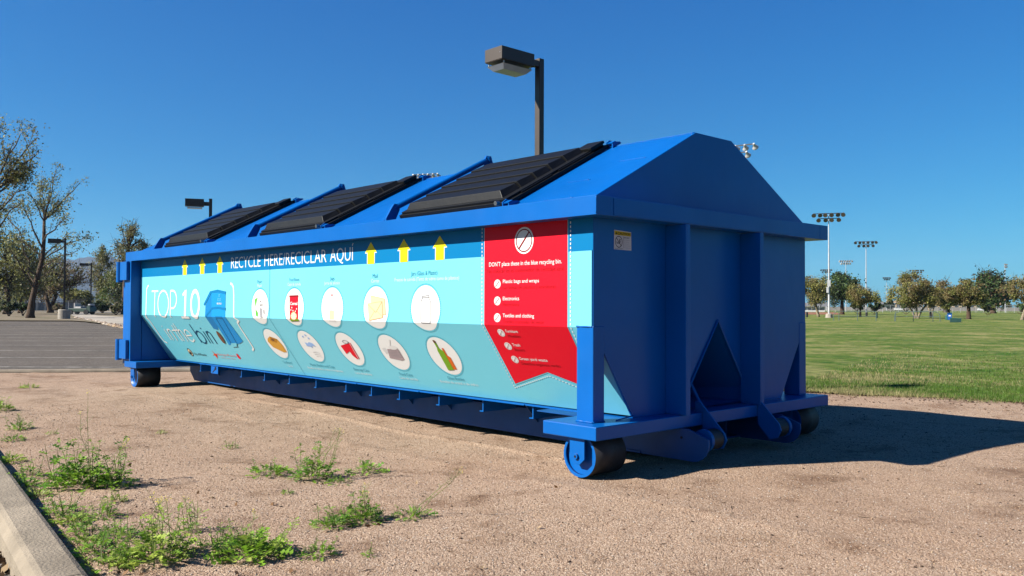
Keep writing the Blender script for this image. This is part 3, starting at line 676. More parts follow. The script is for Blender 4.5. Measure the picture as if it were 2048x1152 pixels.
def card(A, u, v):
    P_(A, u, v, [(-.03, .08), (.085, .055), (.12, -.01), (.12, -.085), (.06, -.09), (-.09, -.04), (-.125, .02), (-.10, .05)], V_CARD, 2); P_(A, u, v, [(-.03, .08), (.085, .055), (.04, .015), (-.06, .03)], V_CARD2, 3); P_(A, u, v, [(-.02, .06), (.03, .05), (.01, .03), (-.03, .04)], V_BROWN, 4)
def pbot(A, u, v):
    for a, b_ in ((-.035, .10), (.02, .115), (.045, .085)): A.ell(u+a, v+b_, .013, .010, V_SKYB, 2, 12)
    P_(A, u, v, [(-.06, .04), (-.02, .03), (.01, .045), (.06, .035), (.085, .0), (.03, .01), (.02, -.015), (-.02, .0), (-.06, .0)], V_SKYB, 2)
    for k in range(3): A.line([(u-.02+.01*k, v-.06-.022*k), (u+.04, v-.055-.02*k), (u+.09, v-.07-.02*k)], .004, V_LGREY, 2)
def cans(A, u, v):
    P_(A, u, v, [(-.11, .03), (-.04, .045), (.065, .065), (.068, -.085), (.03, -.095), (-.01, -.06), (-.02, -.02), (-.09, -.05)], V_RED, 2); A.ell(u+.0, v+.072, .045, .018, V_PALE, 3, 20); A.ring(u, v+.072, .018, .005, V_GREY, 4, 20, None, 2.4); A.line([(u+.055, v+.06), (u+.055, v-.09)], .006, V_WHITE, 4)
def food(A, u, v):
    P_(A, u, v, [(-.06, .03), (.085, .035), (.09, -.06), (.05, -.07), (-.09, -.055)], V_MAUVE, 2); A.ell(u+.025, v+.045, .055, .018, V_PALE, 3, 20)
    for k in range(5): A.line([(u-.06, v+.015-.014*k), (u+.085, v+.02-.014*k)], .002, V_GREY, 3)
    A.line([(u-.0, v+.06), (u+.04, v+.12)], .006, V_LGREY, 3); P_(A, u, v, [(-.13, .03), (-.08, .04), (-.06, .0), (-.11, -.02)], V_LGREY, 1)
def gbot(A, u, v):
    P_(A, u, v, [(-.035, .135), (-.012, .135), (-.01, .07), (.025, .045), (.03, -.115), (-.035, -.12), (-.04, .045), (-.03, .07)], V_LBOTT, 3); P_(A, u, v, [(.02, .07), (.04, .07), (.042, .01), (.065, -.005), (.067, -.108), (.02, -.112), (.015, 0)], V_ORANGE, 2); P_(A, u, v, [(-.035, .135), (-.012, .135), (-.012, .112), (-.033, .112)], V_BROWN, 4)
for u, pic, lb in ((-4.052, paper, 'newspaper and green sheet in a white roundel'), (-3.440, cereal, 'red cereal box in a white roundel'), (-2.838, jug, 'milk bottle with red cap in a white roundel'), (-2.232, mail, 'two tan envelopes in a white roundel'), (-1.636, jar, 'outlined jar in a white roundel')): roundel(u, .910, pic, lb)
for u, pic, lb in ((-4.050, card, 'brown cardboard box in a white roundel'), (-3.430, pbot, 'blue plastic bottle in a white roundel'), (-2.822, cans, 'crumpled red can in a white roundel'), (-2.222, food, 'grey food tins in a white roundel'), (-1.622, gbot, 'green and orange bottles in a white roundel')): roundel(u, .539, pic, lb)
def caption(rows):
    A = Art()
    for (tx, a, b_, v, h, m) in rows: A.text(tx, a, b_, v, h, m, 2, -.008)
    A.build('caption_lettering', PANEL)
caption([('Paper', -4.102, -4.015, 1.125, .028, V_TEAL), ('Papel', -4.098, -4.02, 1.090, .024, V_WHITE)])
caption([('Food Boxes', -3.52, -3.355, 1.130, .028, V_TEAL), ('Cajas de comida', -3.549, -3.329, 1.093, .024, V_WHITE)])
caption([('Jugs', -2.868, -2.806, 1.128, .028, V_TEAL), ('Jarras de plástico', -2.955, -2.725, 1.093, .024, V_WHITE)])
caption([('Mail', -2.275, -2.210, 1.132, .030, V_TEAL), ('Correo', -2.290, -2.190, 1.098, .025, V_WHITE)])
caption([('Jars (Glass & Plastic)', -1.80, -1.506, 1.138, .030, V_TEAL), ('Frascos de comida (Tanto de vidrio como de plástico)', -1.994, -1.275, 1.101, .024, V_WHITE)])
caption([('Cardboard', -4.121, -3.96, .322, .028, V_TEAL), ('Cartón', -4.065, -3.985, .285, .022, V_WHITE)])
caption([('Plastic Bottles and Cups', -3.629, -3.237, .325, .028, V_TEAL), ('Botellas de plástico y vasos o recipientes', -3.707, -3.134, .291, .022, V_WHITE)])
caption([('Beverage Cans', -2.937, -2.719, .325, .028, V_TEAL), ('Latas de bebidas', -2.945, -2.707, .291, .022, V_WHITE)])
caption([('Food Cans', -2.302, -2.140, .325, .028, V_TEAL), ('Latas de comida', -2.323, -2.102, .291, .022, V_WHITE)])
caption([('Glass Bottles', -1.715, -1.536, .335, .028, V_TEAL), ('Botellas de cristal o de vidrio', -1.825, -1.410, .300, .022, V_WHITE)])
# warning banner
A = Art(); A.poly([(-1.032, 1.42), (-1.032, .8), (-1.018, .345), (-.657, .468), (-.305, .350), (-.307, .8), (-.307, 1.42)], VINYL, 1)
A.poly([(-1.027, 1.4195), (-1.027, .8), (-1.012, .357), (-.657, .475), (-.310, .360), (-.312, .8), (-.312, 1.4195)], V_RED, 2)
dl = [(-1.050, 1.419), (-1.048, .8), (-1.036, .322), (-.66, .446), (-.290, .322), (-.288, .8), (-.289, 1.419)]
A.line(dl, .007, V_WHITE, 2, dash=.023)
BAN = A.build('warning_banner', BIN); BAN['label'] = 'red banner listing what not to put in'
def nosym(u, v, ru, rv, big=False):
    A = Art(); A.ell(u, v, ru, rv, V_WHITE, 3, 40); k = rv/ru
    A.ring(u, v, rv*(.87 if big else .80), rv*(.09 if big else .05), V_DKRED, 4, 40, None, 1/k)
    A.line([(u-ru*.55, v-rv*.60), (u+ru*.55, v+rv*.60)], ru*.12, V_DKRED, 5); A.build('prohibition_symbol', BAN)
nosym(-.667, 1.321, .081, .080, True)
for v in (1.066, .962, .859): nosym(-.903, v, .030, .027)
for u, v in ((-.902, .758), (-.899, .658), (-.897, .556)): nosym(u, v, .030, .028)
A = Art(); A.text("DON'T place these in the blue recycling bin.", -.981, -.357, 1.175, .026, V_WHITE, 3, .004); A.text('No colocar en el contenedor de reciclaje azul.', -.999, -.334, 1.134, .025, V_DKRED, 3, 0); A.build('banner_lettering', BAN)
for t1, b1, t2, b2, v in (('Plastic bags and wraps', -.540, 'Las bolsas de plástico y envolturas', -.405, 1.070), ('Electronics', -.708, 'Electrónica', -.708, .966), ('Textiles and clothing', -.580, 'Textiles y prendas de vestir', -.495, .863), ('Furniture', -.747, 'Muebles', -.742, .762), ('Trash', -.785, 'Basura', -.765, .660), ('Green yard waste', -.607, 'Desechos orgánicos verdes', -.519, .556)):
    A = Art(); A.text(t1, -.853, b1, v, .022, V_WHITE, 3, .004); A.text(t2, -.853, b2, v-.036, .021, V_DKRED, 3, 0); A.build('banner_lettering', BAN)
# caution sticker on the front plate
def cfr(u, v, off): return (XF+off, u, v)
LX = bpy.data.materials.new('x') if False else None
A = Art(); A.poly([(.281, 1.252), (.434, 1.2505), (.432, 1.356), (.283, 1.3615)], V_PALE, 1)
A.poly([(.285, 1.334), (.429, 1.331), (.429, 1.352), (.285, 1.357)], vin('label_yellow', (.62, .45, .01)), 2)
A.poly([(.292, 1.338), (.300, 1.352), (.308, 1.338)], V_DARK, 3); A.text('CAUTION', .312, .424, 1.337, .013, V_DARK, 3, .02)
A.ring(.322, 1.296, .033, .004, V_DARK, 3, 32, None, .95); A.line([(.300, 1.318), (.343, 1.272)], .004, V_DARK, 4); A.poly([(.298, 1.298), (.318, 1.292), (.345, 1.303), (.33, 1.285), (.305, 1.284)], V_GREY, 3); A.poly([(.33, 1.315), (.337, 1.31), (.330, 1.295), (.325, 1.298)], V_DARK, 3)
A.line([(.362, 1.33), (.362, 1.262)], .0015, V_DARK, 3); A.text('HIGH HEAT', .366, .415, 1.318, .007, V_DARK, 3, .01)
for k, t in enumerate(('Do not fuel near', 'open flame or', 'ignition and', 'keep hands')): A.text(t, .366, .42-.006*(k % 3), 1.306-.011*k, .005, V_GREY, 3)
A.text('Stay clear when', .366, .426, 1.262, .005, V_GREY, 3); A.text('FALLING HAZARD', .288, .358, 1.2555, .005, V_DARK, 3)
o = A.build('caution_sticker', BIN, cf=cfr, cut=False, base=.001, step=.0006)
bm = bmesh.new(); bm.from_mesh(o.data)
for f in bm.faces:
    f.normal_update()
    if f.normal.x < 0: f.normal_flip()
bm.to_mesh(o.data); bm.free()

# ------------------------------------------------------------------ lamps
def shoebox_lamp(name, label, px, D, ztop, headpx, base=None, rz=None, group='brown car park lamps'):
    p = at(px, D); root = thing(name, label, 'lamp post', p, group=group)
    d = ray(px, 612); ang = math.atan2(d.y, d.x)      # direction away from the viewer
    root.rotation_euler = (0, 0, ang-math.pi/2+(rz or 0))
    zb = 0
    if base: 
        mb = MB(); r, h = base; n = 28
        mb.tube([(0, 0, -.1), (0, 0, h-.04), (0, 0, h)], [r, r, r-.04], n); mb.build('concrete_base', CONC, root, smooth=False); zb = h
        mb = MB(); mb.box(-.16, .16, -.16, .16, zb, zb+.04); mb.build('base_flange', DARKMET, root)
    mb = MB(); mb.box(-.06, .06, -.06, .06, zb, ztop); mb.build('pole', BRONZE, root, .006)
    s = headpx
    mb = MB(); mb.box(-.30*s, -.061, -.045, .045, ztop-.28, ztop-.13); mb.build('arm', BRONZE, root)
    mb = MB(); mb.box(-1.15*s, -.30*s, -.22*s, .22*s, ztop-.32, ztop-.04); mb.build('lamp_head', BRONZE, root, .006)
    mb = MB(); mb.box(-1.05*s, -.38*s, -.17*s, .17*s, ztop-.40, ztop-.365)
    for x in (-1.0*s, -.42*s):
        for y in (-.15*s, .15*s): mb.box(x-.012, x+.012, y-.012, y+.012, ztop-.365, ztop-.321)
    mb.build('lens', LENS, root)
    return root
shoebox_lamp('street_lamp', 'brown lamp post on a round concrete base left of the container, nearest the tree', 128.5, 62, hz(128, 477, 62), .85, (.36, .58))
shoebox_lamp('street_lamp', 'smaller brown lamp post farther off, between the leafy trees left of the container', 181.5, 100, hz(181, 526, 100), .95, (.36, .55))
shoebox_lamp('street_lamp', 'brown lamp rising behind the rearmost lid of the container', 419, 35, hz(419, 397.5, 35), .80)
root = thing('street_lamp', 'tall dark brown lamp post with square head rising above the container roof', 'lamp post', (-3.27, 2.795, 0), group='brown car park lamps')
mb = MB(); mb.box(-.034, .034, -.034, .034, 0, 3.485); mb.build('pole', BRONZE, root, .003)
mb = MB(); mb.box(-.03, .03, -.125, -.0345, 3.395, 3.455); mb.build('arm', BRONZE, root)
mb = MB(); mb.box(-.20, .055, -.575, -.126, 3.372, 3.5); mb.box(-.196, .051, -.571, -.130, 3.366, 3.3715); hd = mb.build('lamp_head', BRONZE, root, .003)
mb = MB(); mb.tube([(.028, -.577, 3.44), (.028, -.5755, 3.44)], .005, 8); mb.build('head_screw', CHROME, hd)
# dropped glass lens on four pins
mb = MB(); z0, z1 = 3.335, 3.290
a = [(-.20, -.545, z0), (.045, -.545, z0), (.045, -.15, z0), (-.20, -.15, z0)]; b_ = [(-.155, -.50, z1), (.0, -.50, z1), (.0, -.195, z1), (-.155, -.195, z1)]
mb.add(a+b_+[(x, y, z+.004) for x, y, z in a], [(0, 4, 5, 1), (1, 5, 6, 2), (2, 6, 7, 3), (3, 7, 4, 0), (4, 7, 6, 5), (8, 9, 10, 11)])
for x, y in ((-.19, -.53), (.035, -.53), (.035, -.165), (-.19, -.165)): mb.box(x-.004, x+.004, y-.004, y+.004, z0-.004, 3.372)
mb.build('lens', LENS, root)

FLOODM = mat('flood_housing', (.10, .08, .06), .45, .5)
def flood_pole(label, px, D, top=10.1, rows=((6, 0), (4, -.42)), wd=3.0, rz=0, base=True, name='floodlight_pole', th=.45):
    p = at(px, D); root = thing(name, label, 'floodlight', p, group='sports field floodlights')
    d = ray(px, 612); root.rotation_euler = (0, 0, math.atan2(d.y, d.x)-math.pi/2+rz)
    mb = MB(); mb.tube([(0, 0, 0), (0, 0, top*.30), (0, 0, top*.3001), (0, 0, top*.62), (0, 0, top*.6201), (0, 0, top-.1)], [.20*th, .17*th, .155*th, .13*th, .115*th, .085*th], 14, cap=True); pole = mb.build('pole', GALV, root)
    mb = MB(); mb.box(-.20, -.02, -.20, -.12, top*.24, top*.295); mb.box(-.13, .13, -.24, -.17, top*.30, top*.36); mb.build('control_box', GALV, root)
    if base: mb = MB(); mb.tube([(0, 0, -.05), (0, 0, .30), (0, 0, .36)], [.30, .27, .20], 18); mb.build('concrete_base', CONC, root)
    mb = MB()
    for n, dz in rows:
        w_ = wd*(1 if n >= 6 else .68); mb.box(-w_/2, w_/2, -.03, .03, top+dz-.03, top+dz+.03)
    mb.build('crossarm', DARKMET, root)
    for n, dz in rows:
        w_ = wd*(1 if n >= 6 else .68)
        for k in range(n):
            x = -w_/2+w_*k/(n-1)
            mb = MB(); q = []
            c0 = Vector((x, -.05, top+dz-.04)); ax = Vector((.15*math.sin(k*2.1), -.85, -.55)).normalized()
            mb.tube([c0-ax*.10, c0+ax*.08, c0+ax*.20, c0+ax*.26], [.06, .09, .17, .19], 12); mb.build('lamp_head', GALV if rz > 2 else FLOODM, root)
    return root
flood_pole('tall pale floodlight pole just right of the container, the nearest of them', 1658, 77, hz(1658, 427, 77), wd=2.35)
flood_pole('floodlight pole with dark lamps, second tall one right of the container', 1732.5, 117, hz(1732, 483, 117), wd=2.45, base=False)
flood_pole('slim white floodlight pole with pale lamps between two taller poles', 1692, 165, hz(1692, 521, 165), wd=2.1, rz=math.pi, rows=((6, 0), (5, -.42)), base=False)
flood_pole('small distant floodlight pole standing alone above the dark bush', 1773, 240, hz(1773, 555, 240), wd=1.9, rz=.5, base=False)
flood_pole('floodlight pole hidden behind the widest tree with only its lamps clear', 1834, 207, hz(1834, 540, 207), wd=2.6, base=False)
flood_pole('distant floodlight pole partly hidden behind the nearest tall pole', 1653, 200, hz(1653, 539, 200), wd=2.2, base=False)
flood_pole('white floodlight pole near the right edge with lamps turned sideways', 2010.5, 180, hz(2010, 528, 180), rows=((2, 0), (2, -.42)), wd=1.0, rz=1.25, base=False)
flood_pole('slim floodlight pole in front of the large dark tree', 1993.5, 225, hz(1993, 547, 225), rows=((2, 0), (2, -.42)), wd=.6, rz=1.3, base=False)
flood_pole('floodlight whose pale lamps show above the container roof between the lids', 849, 66, hz(849, 348.5, 66), wd=2.0, rz=2.75)
flood_pole('floodlight whose pale lamps show beside the container ridge on the right', 1462, 52, hz(1462, 293, 52), wd=2.8, rz=2.75)

# ------------------------------------------------------------------ trees
def leaves(mesh_name, centres, n_each, spread, size, mats, seed, parent, droop=0., name='crown', elong=1.7, pick=None):
    g = np.random.default_rng(seed); C = np.array(centres); k = len(C)
    tot = k*n_each
    idx = np.repeat(np.arange(k), n_each)
    sp = np.array(spread)
    P = C[idx, :3]+g.normal(size=(tot, 3))*sp*C[idx, 3:4]
    if droop: P[:, 2] -= np.abs(g.normal(size=tot))*droop
    a = g.normal(size=(tot, 3)); a[:, 2] -= droop*1.2; a /= np.linalg.norm(a, axis=1)[:, None]
    b = g.normal(size=(tot, 3)); b -= a*(a*b).sum(1)[:, None]; b /= np.linalg.norm(b, axis=1)[:, None]
    s = size*g.uniform(.6, 1.4, tot)[:, None]
    v = np.stack([P-a*s*elong*.5, P+b*s*.5, P+a*s*elong*.5, P-b*s*.5], 1).reshape(-1, 3)
    me = bpy.data.meshes.new(mesh_name); me.vertices.add(tot*4); me.vertices.foreach_set('co', v.ravel())
    me.loops.add(tot*4); me.loops.foreach_set('vertex_index', np.arange(tot*4, dtype=np.int32))
    me.polygons.add(tot); me.polygons.foreach_set('loop_start', np.arange(0, tot*4, 4, dtype=np.int32)); me.polygons.foreach_set('loop_total', np.full(tot, 4, dtype=np.int32))
    cm = g.integers(0, len(mats), k) if pick is None else np.array(pick)
    mi = cm[idx]; fl = g.random(tot) < .25; mi = np.where(fl, g.integers(0, len(mats), tot), mi)
    me.polygons.foreach_set('material_index', mi.astype(np.int32)); me.update(calc_edges=True); me.validate()
    return link(name, me, mats, parent)
def tree(name, label, cat, px, D, ytop, x0, x1, ybot, seed, mats, n_cl=46, n_each=60, ls=.16, bark=BARK, tr=.16, lean=0, depth=1., twigs=True, fork=None, group=None, droop=0., cl=.30, pxc=None, zbase=0, multi=1, elong=1.7, flat=0., taper=.5):
    """crown fills x0..x1 px by ytop..ybot px at distance D"""
    g = random.Random(seed); p = at(px, D, zbase); root = thing(name, label, cat, p, group=group)
    d = ray(px, 612); ang = math.atan2(d.y, d.x)-math.pi/2; root.rotation_euler = (0, 0, ang)
    m = D/FPX/0.9998; wx = (x1-x0)*.06; xa, xb = (x0-wx-px)*m, (x1+wx-px)*m; zt = hz(px, ytop, D)-zbase; zb = hz(px, ybot, D)-zbase
    cx, rx = (xa+xb)/2, (xb-xa)/2; cz, rz = (zt+zb)/2, (zt-zb)/2; ry = rx*depth
    cents = []; ph = g.uniform(0, 6.28)
    tries = 0
    while len(cents) < n_cl and tries < 5000:
        tries += 1
        u, v, w_ = g.uniform(-1, 1), g.uniform(-1, 1), g.uniform(-1, 1)
        r = math.sqrt(u*u+v*v+w_*w_)
        if r > 1 or (r < .45 and g.random() < .6): continue
        if w_ < -.2 and g.random() < taper: u *= .8; v *= .8
        s = g.uniform(.55, 1.15)*cl
        am = 1+.16*math.sin(3*math.atan2(w_, u)+ph)+.10*math.sin(7*math.atan2(w_, u)+2*ph)
        cents.append((cx+u*am*rx*(1-s*.40), v*ry*(1-s*.45), cz+w_*am*rz*(1-s*.40)+flat*(1-r), s*min(rx, rz)*1.1))
    zf = fork if fork is not None else max(.35*zt, zb*.75)
    mb = MB(); lx = lean*m
    for k in range(multi):
        o_ = (k-(multi-1)/2)*.25*rx; f_ = Vector((lx+o_*1.6, g.uniform(-.1, .1)*multi, zf))
        mb.tube([(o_*.2, 0, -.1), (lx*.15+o_*.25, 0, zf*.12), (lx*.5+o_*.7, 0, zf*.5), f_], [tr*1.45/multi**.5, tr*1.05/multi**.5, tr*.9/multi**.5, tr*.75/multi**.5], 9)
    mb.build('trunk', bark, root, smooth=True)
    mb = MB(); fk = Vector((lx, 0, zf)); hubs = []
    for k in range(6):
        a = 2*math.pi*k/6+g.uniform(-.3, .3); hubs.append(Vector((cx+.45*rx*math.cos(a), .45*ry*math.sin(a), zf+(cz-zf)*g.uniform(.45, .8)+.0)))
    hubs.append(Vector((cx*.6+lx*.4, 0, cz)))
    for h in hubs:
        md = fk.lerp(h, .5)+Vector((g.uniform(-.1, .1)*rx, g.uniform(-.1, .1)*rx, .06*rz)); mb.tube([fk-Vector((0, 0, .05)), md, h], [tr*.55, tr*.42, tr*.28], 6, cap=False)
    for c_ in cents:
        c3 = Vector(c_[:3]); h = min(hubs, key=lambda q: (q-c3).length)
        md = h.lerp(c3, .5)+Vector((g.uniform(-.1, .1), g.uniform(-.1, .1), g.uniform(0, .12)))*rx*.6
        mb.tube([h, md, c3], [tr*.24, tr*.15, tr*.07], 5, cap=False)
        if twigs:
            for _ in range(5):
                e = c3+Vector((g.gauss(0, 1), g.gauss(0, 1), g.gauss(.35, 1)))*c_[3]*.95
                mb.tube([c3.lerp(h, .25*g.random()), c3.lerp(e, .5)+Vector((0, 0, .05*rx*g.random())), e], [tr*.08, tr*.05, tr*.02], 3, cap=False)
    mb.build('branches', bark, root)
    if n_each: leaves(name, cents, int(n_each*1.7), (.60, .60, .50), ls*.66, mats, seed, root, droop, elong=elong)
    return root
OL = [L_OLIVE, L_OLIVE2, L_YEL]; OLB = [L_OLIVE2, L_OLIVE, L_OLIVE2, L_OLIVE]; DK = [L_DARK, L_GREEN, L_DARK]
PT = 'park trees beyond the lawn'
# right-hand park, far to near
tree('conifer_tree', 'large dark green tree behind the slim floodlight pole near the right edge', 'tree', 1986, 150, 543, 1957, 2016, 616, 11, [L_DARK, L_RUST, L_DARK, L_GREEN], 60, 90, .30, tr=.4, group=PT, cl=.34)
tree('broad_tree', 'rust brown round treetop behind the two olive trees', 'tree', 1890, 170, 560, 1870, 1907, 612, 12, [L_RUST, L_DRY, L_OLIVE2], 36, 90, .26, tr=.3, group=PT)
tree('broad_tree', 'dark green broad tree behind the nearest floodlight pole', 'tree', 1684, 112, 545, 1655, 1712, 609, 13, DK, 52, 90, .20, tr=.25, group=PT)
tree('broad_tree', 'dense dark olive tree behind the blue bin', 'tree', 1897, 100, 572, 1872, 1930, 616, 14, [L_GREEN, L_OLIVE, L_DARK], 50, 80, .16, tr=.16, group=PT)
tree('palo_verde_tree', 'olive tree with crooked leaning trunk right beside the container', 'tree', 1637, 84, 551, 1600, 1662, 611, 15, OL, 64, 85, .115, bark=BARKL, tr=.13, lean=-6, group=PT)
tree('palo_verde_tree', 'round olive tree between the two tall floodlight poles', 'tree', 1720.5, 86, 571, 1694, 1753, 614, 16, OL, 60, 80, .115, tr=.10, group=PT)
tree('palo_verde_tree', 'widest yellow-olive tree with forked pale limbs behind the teal railing', 'tree', 1833, 77, 547, 1790, 1872, 616, 17, [L_OLIVE2, L_YEL, L_OLIVE, L_OLIVE2], 84, 85, .115, bark=BARKL, tr=.16, group=PT, cl=.24, multi=3)
tree('palo_verde_tree', 'green olive tree with a v-shaped trunk beside the blue bin', 'tree', 1862, 90, 572, 1846, 1893, 614, 18, OL, 50, 70, .115, bark=BARKL, tr=.11, group=PT, multi=2)
tree('palo_verde_tree', 'olive-brown umbrella tree with straight dark trunk right of the blue bin', 'tree', 1937, 76, 562, 1902, 1967, 614, 19, OLB, 74, 80, .115, tr=.17, group=PT, cl=.25)
tree('palo_verde_tree', 'sparse brownish tree cut by the right edge of the photo', 'tree', 2043, 74, 553, 2017, 2074, 606, 20, OLB, 46, 55, .115, bark=BARKL, tr=.12, group=PT, lean=8)
def bush(label, px, D, x0, x1, y0, y1, seed, mats, n=16, ne=80, ls=.16, name='round_shrub', group='shrubs by the far fence', multi=3): return tree(name, label, 'shrub', px, D, y0, x0, x1, y1, seed, mats, n, ne, ls, tr=.06, group=group, multi=multi, twigs=False, fork=.35)
bush('low clipped shrub with white stems left of the second floodlight pole', 1715, 118, 1703, 1727, 609, 619, 31, DK)
bush('low clipped shrub with splayed white stems right of the second floodlight pole', 1749, 118, 1734, 1765, 604, 620, 32, DK, 22)
bush('dark round shrub by the road under the lone distant floodlight', 1781, 190, 1770, 1791, 603, 617, 33, [L_DARK], 22, 90, .25)
bush('green shrub under the left side of the widest tree', 1812, 120, 1795, 1826, 606, 617, 34, [L_GREEN, L_OLIVE])
bush('bushy green shrub right of the umbrella tree', 1976, 120, 1960, 1993, 605, 621, 35, [L_GREEN, L_DARK, L_OLIVE], 22)
bush('dark shrub under the sparse tree at the right edge', 2042, 130, 2032, 2060, 608, 624, 36, [L_DARK, L_GREEN], 20)
bush('far green hedge tree between the two white poles at right', 2004, 230, 1996, 2010, 604, 617, 37, [L_DARK, L_GREEN], 14, 80, .3)
bush('small hazy treetop beyond the road, left of the lone distant floodlight', 1760, 330, 1753, 1765, 597, 612, 38, [L_GREY], 8, 60, .4, name='far_tree')
bush('small hazy treetop beyond the road, right of the lone distant floodlight', 1779, 330, 1772, 1785, 596, 612, 39, [L_GREY], 8, 80, .4, name='far_tree')
bush('far grey-green treetop right of the last white floodlight pole', 2025, 300, 2010, 2036, 602, 616, 40, [L_GREY, L_OLIVE], 16, 80, .4, name='far_tree')

BARKL2 = mat('mesquite_bark', (.125, .092, .066), .95, .15, noise=(6, .5, 10), bump=(14, .05))
# left side
LT = 'trees beyond the car park'
def bare_tree(name, label, px, D, seed, path, side, tips, tr, mats, n_leaf, ls, bark=BARK, leafy=.35, kk=(9, 6, 5)):
    """open winter tree: a trunk through the path pixels, side limbs (start fraction, tip px), leaders from the top, pale twigs, sparse leaves"""
    g = random.Random(seed); p = at(px, D); root = thing(name, label, 'tree', p, group=LT)
    d = ray(px, 612); root.rotation_euler = (0, 0, math.atan2(d.y, d.x)-math.pi/2); m = D/FPX
    V_ = lambda x, y, dy=0: Vector(((x-px)*m, dy, hz(px, y, D)))
    T = [Vector((0, 0, -.1)), Vector((0, 0, .25))]+[V_(x, y) for x, y in path]; n = len(T)
    rad = [tr*1.55, tr*1.2]+[tr*(1.05-.62*(i+1)/(n-2)) for i in range(n-2)]
    mb = MB(); mb.tube(T, rad, 12); mb.build('trunk', BARK, root, smooth=True)
    mb = MB(); tw = MB(); cents = []
    def limb(a, b, r0, r1, lvl, bend=1.):
        n = 5; pts = [a]; sag = (b-a).length; out = tw if lvl > 1 else mb
        for i in range(1, n+1):
            t = i/n; pts.append(a.lerp(b, t)+Vector((g.gauss(0, .026), g.gauss(0, .026), g.gauss(0, .02)+.05*math.sin(t*math.pi)))*sag*bend)
        pts[-1] = b; out.tube(pts, [r0+(r1-r0)*i/n for i in range(n+1)], 6 if lvl == 0 else (4 if lvl == 1 else 3), cap=False)
        if lvl < 3:
            for j in range(kk[lvl]):
                t = g.uniform(.18, 1.0); i = min(n-1, int(t*n)); s_ = pts[i].lerp(pts[i+1], t*n-i)
                ln_ = sag*g.uniform(.16, .40)*(1.1-t*.45); dr = (b-a).normalized()*1.25+Vector((g.gauss(0, .55), g.gauss(0, .55), g.gauss(.12, .38)))
                limb(s_, s_+dr.normalized()*ln_, (r0+(r1-r0)*t)*.42, max(.007, r1*.4), lvl+1)
        if lvl >= 2 and g.random() < leafy: cents.append((*b, .22+.25*g.random()))
    for tx, ty, dy in tips: limb(T[-1]-Vector((0, 0, .05)), V_(tx, ty, dy), rad[-1]*.55, .018, 0, .6)
    for f, tx, ty, dy in side:
        q = 1+f*(n-2); i = min(n-2, int(q)); limb(T[i].lerp(T[i+1], q-i), V_(tx, ty, dy), tr*.30, .020, 0)
    mb.build('branches', bark, root); tw.build('twigs', TWB, root)
    if cents: leaves(name, cents, n_leaf, (.6, .6, .6), ls, mats, seed, root, .10)
    return root
TWB = mat('pale_twig_bark', (.24, .20, .155), .9, .15)
bare_tree('mesquite_tree', 'leaning open-crowned tree with thick brown trunk beside the concrete lamp base', 61, 66, 41, [(64, 598), (70, 560), (78, 520), (80, 480), (80, 440)],
    [(.30, 28, 500, -1), (.35, 40, 470, 1.5), (.38, 112, 520, 1), (.5, 132, 500, -1.5), (.55, 20, 430, 2), (.62, 120, 462, 1.5), (.7, 48, 415, -1), (.8, 110, 440, -2), (.45, 8, 530, 0), (.33, 95, 560, -1), (.6, 145, 470, .5)],
    [(76, 360, 0), (98, 332, .8), (72, 372, 1.2), (134, 362, -.8), (118, 390, 1.5), (58, 392, -1.2), (88, 372, -1.5), (106, 410, 0)], .21, [L_YEL, L_GREY, L_OLIVE], 4, .075, leafy=.2, bark=BARKL2)
bare_tree('mesquite_tree', 'tall half-bare tree reaching in from the left edge of the photo', -60, 46, 42, [(-58, 570), (-50, 500), (-40, 430), (-30, 380)],
    [(.5, 12, 400, 1), (.7, 22, 375, -1), (.85, 20, 330, .5), (.6, -110, 380, 0)],
    [(36, 262, 0), (30, 300, 1.2), (8, 268, -1), (-20, 240, 1), (40, 290, .4), (18, 340, -.6), (-60, 250, 0), (26, 322, .2)], .20, [L_OLIVE, L_YEL, L_OLIVE2], 5, .06, leafy=.35, bark=BARKL2, kk=(8, 6, 4))
tree('olive_tree', 'bushy yellow-green tree low at the left edge behind the leaning trunk', 'tree', 14, 90, 452, -40, 62, 604, 43, [L_YEL, L_OLIVE, L_GREY], 70, 60, .20, tr=.3, group=LT, cl=.26)
tree('olive_tree', 'dull green tree filling the gap left of the leaning trunk', 'tree', 40, 100, 520, 22, 84, 606, 44, [L_OLIVE, L_DRY, L_GREY], 44, 60, .20, tr=.2, group=LT)
tree('mesquite_tree', 'dusty brown-green tree with dark forked trunk behind the nearer lamp post', 'tree', 101, 104, 512, 72, 156, 600, 45, [L_DRY, L_OLIVE, L_DRY, L_OLIVE2], 74, 34, .18, tr=.32, group=LT, multi=2, cl=.25)
tree('eucalyptus_tree', 'narrow leafy tree right behind the smaller lamp post', 'tree', 203, 114, 474, 185, 222, 612, 46, [L_GREY, L_OLIVE, L_OLIVE2], 52, 52, .17, tr=.16, group=LT, droop=.25, cl=.3)
tree('eucalyptus_tree', 'tall wispy tree rising behind the rear corner of the container', 'tree', 249, 88, 438, 226, 288, 560, 47, [L_GREY, L_OLIVE, L_OLIVE2], 60, 40, .15, tr=.26, group=LT, droop=.3, cl=.26)
tree('eucalyptus_tree', 'broad lower tree against the rear corner of the container', 'tree', 238, 110, 530, 205, 268, 618, 48, [L_OLIVE, L_GREEN, L_GREY], 54, 80, .17, tr=.2, group=LT, droop=.2)
tree('palo_verde_tree', 'low olive thicket under the hill between the two lamp posts', 'tree', 150, 150, 580, 128, 190, 612, 49, [L_YEL, L_OLIVE], 50, 70, .25, tr=.12, group=LT, depth=.6)
tree('palo_verde_tree', 'small dark green tree peeking above the thicket under the hill', 'tree', 160, 175, 580, 153, 168, 604, 50, [L_GREEN, L_DARK], 12, 70, .3, tr=.1, group=LT)
